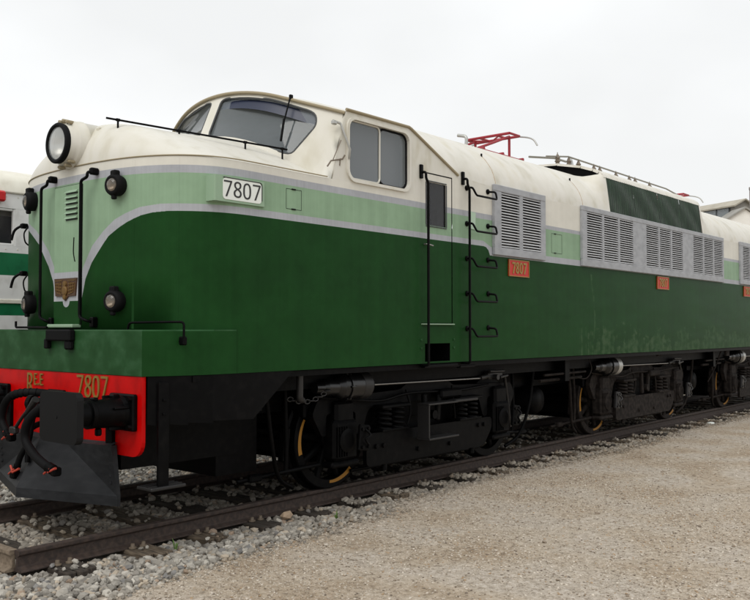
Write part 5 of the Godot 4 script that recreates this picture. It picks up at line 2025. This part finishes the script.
# ---------------------------------------------------------------- buildings beyond the yard
func build_sheds() -> void:
	# shed with a glazed lantern along its ridge; the long axis runs away to the left
	var o := thing("engine_shed", Vector3(60.41, 0, -12.8), "grey shed with a strip of windows under its roof ridge beyond the locomotive", "building")
	o.rotation.y = deg_to_rad(-26.0)
	var L := 34.0
	var s := new_st(true)
	prism(s, PackedVector2Array([Vector2(-7.0, 0.0), Vector2(7.0, 0.0), Vector2(7.0, 6.8), Vector2(0.85, 9.75), Vector2(-0.85, 9.75), Vector2(-7.0, 6.8)]), Vector3(0, 0, -0.02), Vector3.RIGHT, Vector3.UP, Vector3(0, 0, -L))
	done(s, "wall", M.concrete_wall, o)
	s = new_st(true)
	prism(s, PackedVector2Array([Vector2(-0.85, 9.74), Vector2(0.85, 9.74), Vector2(0.85, 10.6), Vector2(0.0, 11.03), Vector2(-0.85, 10.6)]), Vector3(0, 0, 0), Vector3.RIGHT, Vector3.UP, Vector3(0, 0, -L))
	done(s, "lantern", M.concrete_wall, o)
	for sg in [1.0, -1.0]:
		s = new_st(true)
		prism(s, PackedVector2Array([Vector2(1.08 * sg, 10.50), Vector2(0.0, 11.04), Vector2(0.0, 11.14), Vector2(1.10 * sg, 10.60)]), Vector3(0, 0, 0.25), Vector3.RIGHT, Vector3.UP, Vector3(0, 0, -L - 0.5))
		done(s, "lantern_roof", M.roof_sheet, o)
		s = new_st(true)
		prism(s, PackedVector2Array([Vector2(7.4 * sg, 6.63), Vector2(0.86 * sg, 9.765), Vector2(0.86 * sg, 9.86), Vector2(7.4 * sg, 6.74)]), Vector3(0, 0, 0.25), Vector3.RIGHT, Vector3.UP, Vector3(0, 0, -L - 0.5))
		done(s, "roof", M.dark_grey, o)
	for i in 13:
		s = new_st(true)
		var z := -0.45 - i * 2.5
		box(s, Vector3(-0.90, 10.20, z - 1.2), Vector3(0.03, 0.56, 2.3))
		var w := done(s, "window", M.glass, o)
		s = new_st(true)
		for q in [0.0, 1.2, 2.4]:
			box(s, Vector3(-0.91, 10.20, z - q), Vector3(0.06, 0.60, 0.09))
		box(s, Vector3(-0.905, 9.88, z - 1.2), Vector3(0.08, 0.06, 2.49))
		done(s, "frame", M.dark_grey, w)
		s = new_st(true)
		box(s, Vector3(-0.866, 10.20, z - 1.2), Vector3(0.02, 0.55, 2.28))
		done(s, "blind", M.bulkhead_grey, w)
	# white gabled hall in front of it
	var a := thing("gabled_hall", Vector3(56.34, 0, -11.45), "white gabled hall in front of the grey shed", "building")
	a.rotation.y = deg_to_rad(-46.0)
	s = new_st(true)
	prism(s, PackedVector2Array([Vector2(-6.0, 0.0), Vector2(6.0, 0.0), Vector2(6.0, 6.15), Vector2(0.0, 9.85), Vector2(-6.0, 6.15)]), Vector3(0, 0, 0), Vector3.RIGHT, Vector3.UP, Vector3(0, 0, -1.6))
	done(s, "wall", M.white_wall, a)
	for sg in [1.0, -1.0]:
		s = new_st(true)
		prism(s, PackedVector2Array([Vector2(6.5 * sg, 5.87), Vector2(0.0, 9.88), Vector2(0.0, 10.0), Vector2(6.5 * sg, 5.99)]), Vector3(0, 0, 0.16), Vector3.RIGHT, Vector3.UP, Vector3(0, 0, -2.0))
		done(s, "roof", M.concrete_wall, a)
	var p := thing("chimney_pipe", Vector3(59.72, 0, -12.03), "thin grey chimney pipe rising at the right edge", "chimney")
	s = new_st()
	lathe(s, [Vector2(0.0, 0.0), Vector2(0.17, 0.0), Vector2(0.14, 11.6), Vector2(0.17, 11.62), Vector2(0.17, 11.8), Vector2(0.10, 11.8), Vector2(0.10, 11.4)], Vector3.ZERO, Vector3.UP, 16)
	done(s, "pipe", M.concrete_wall, p)
	for y in [4.0, 7.0, 10.0]:
		s = new_st()
		lathe(s, [Vector2(0.17, 0.0), Vector2(0.19, 0.03), Vector2(0.19, 0.12), Vector2(0.17, 0.15)], Vector3(0, y, 0), Vector3.UP, 16)
		done(s, "band", M.dark_grey, p)
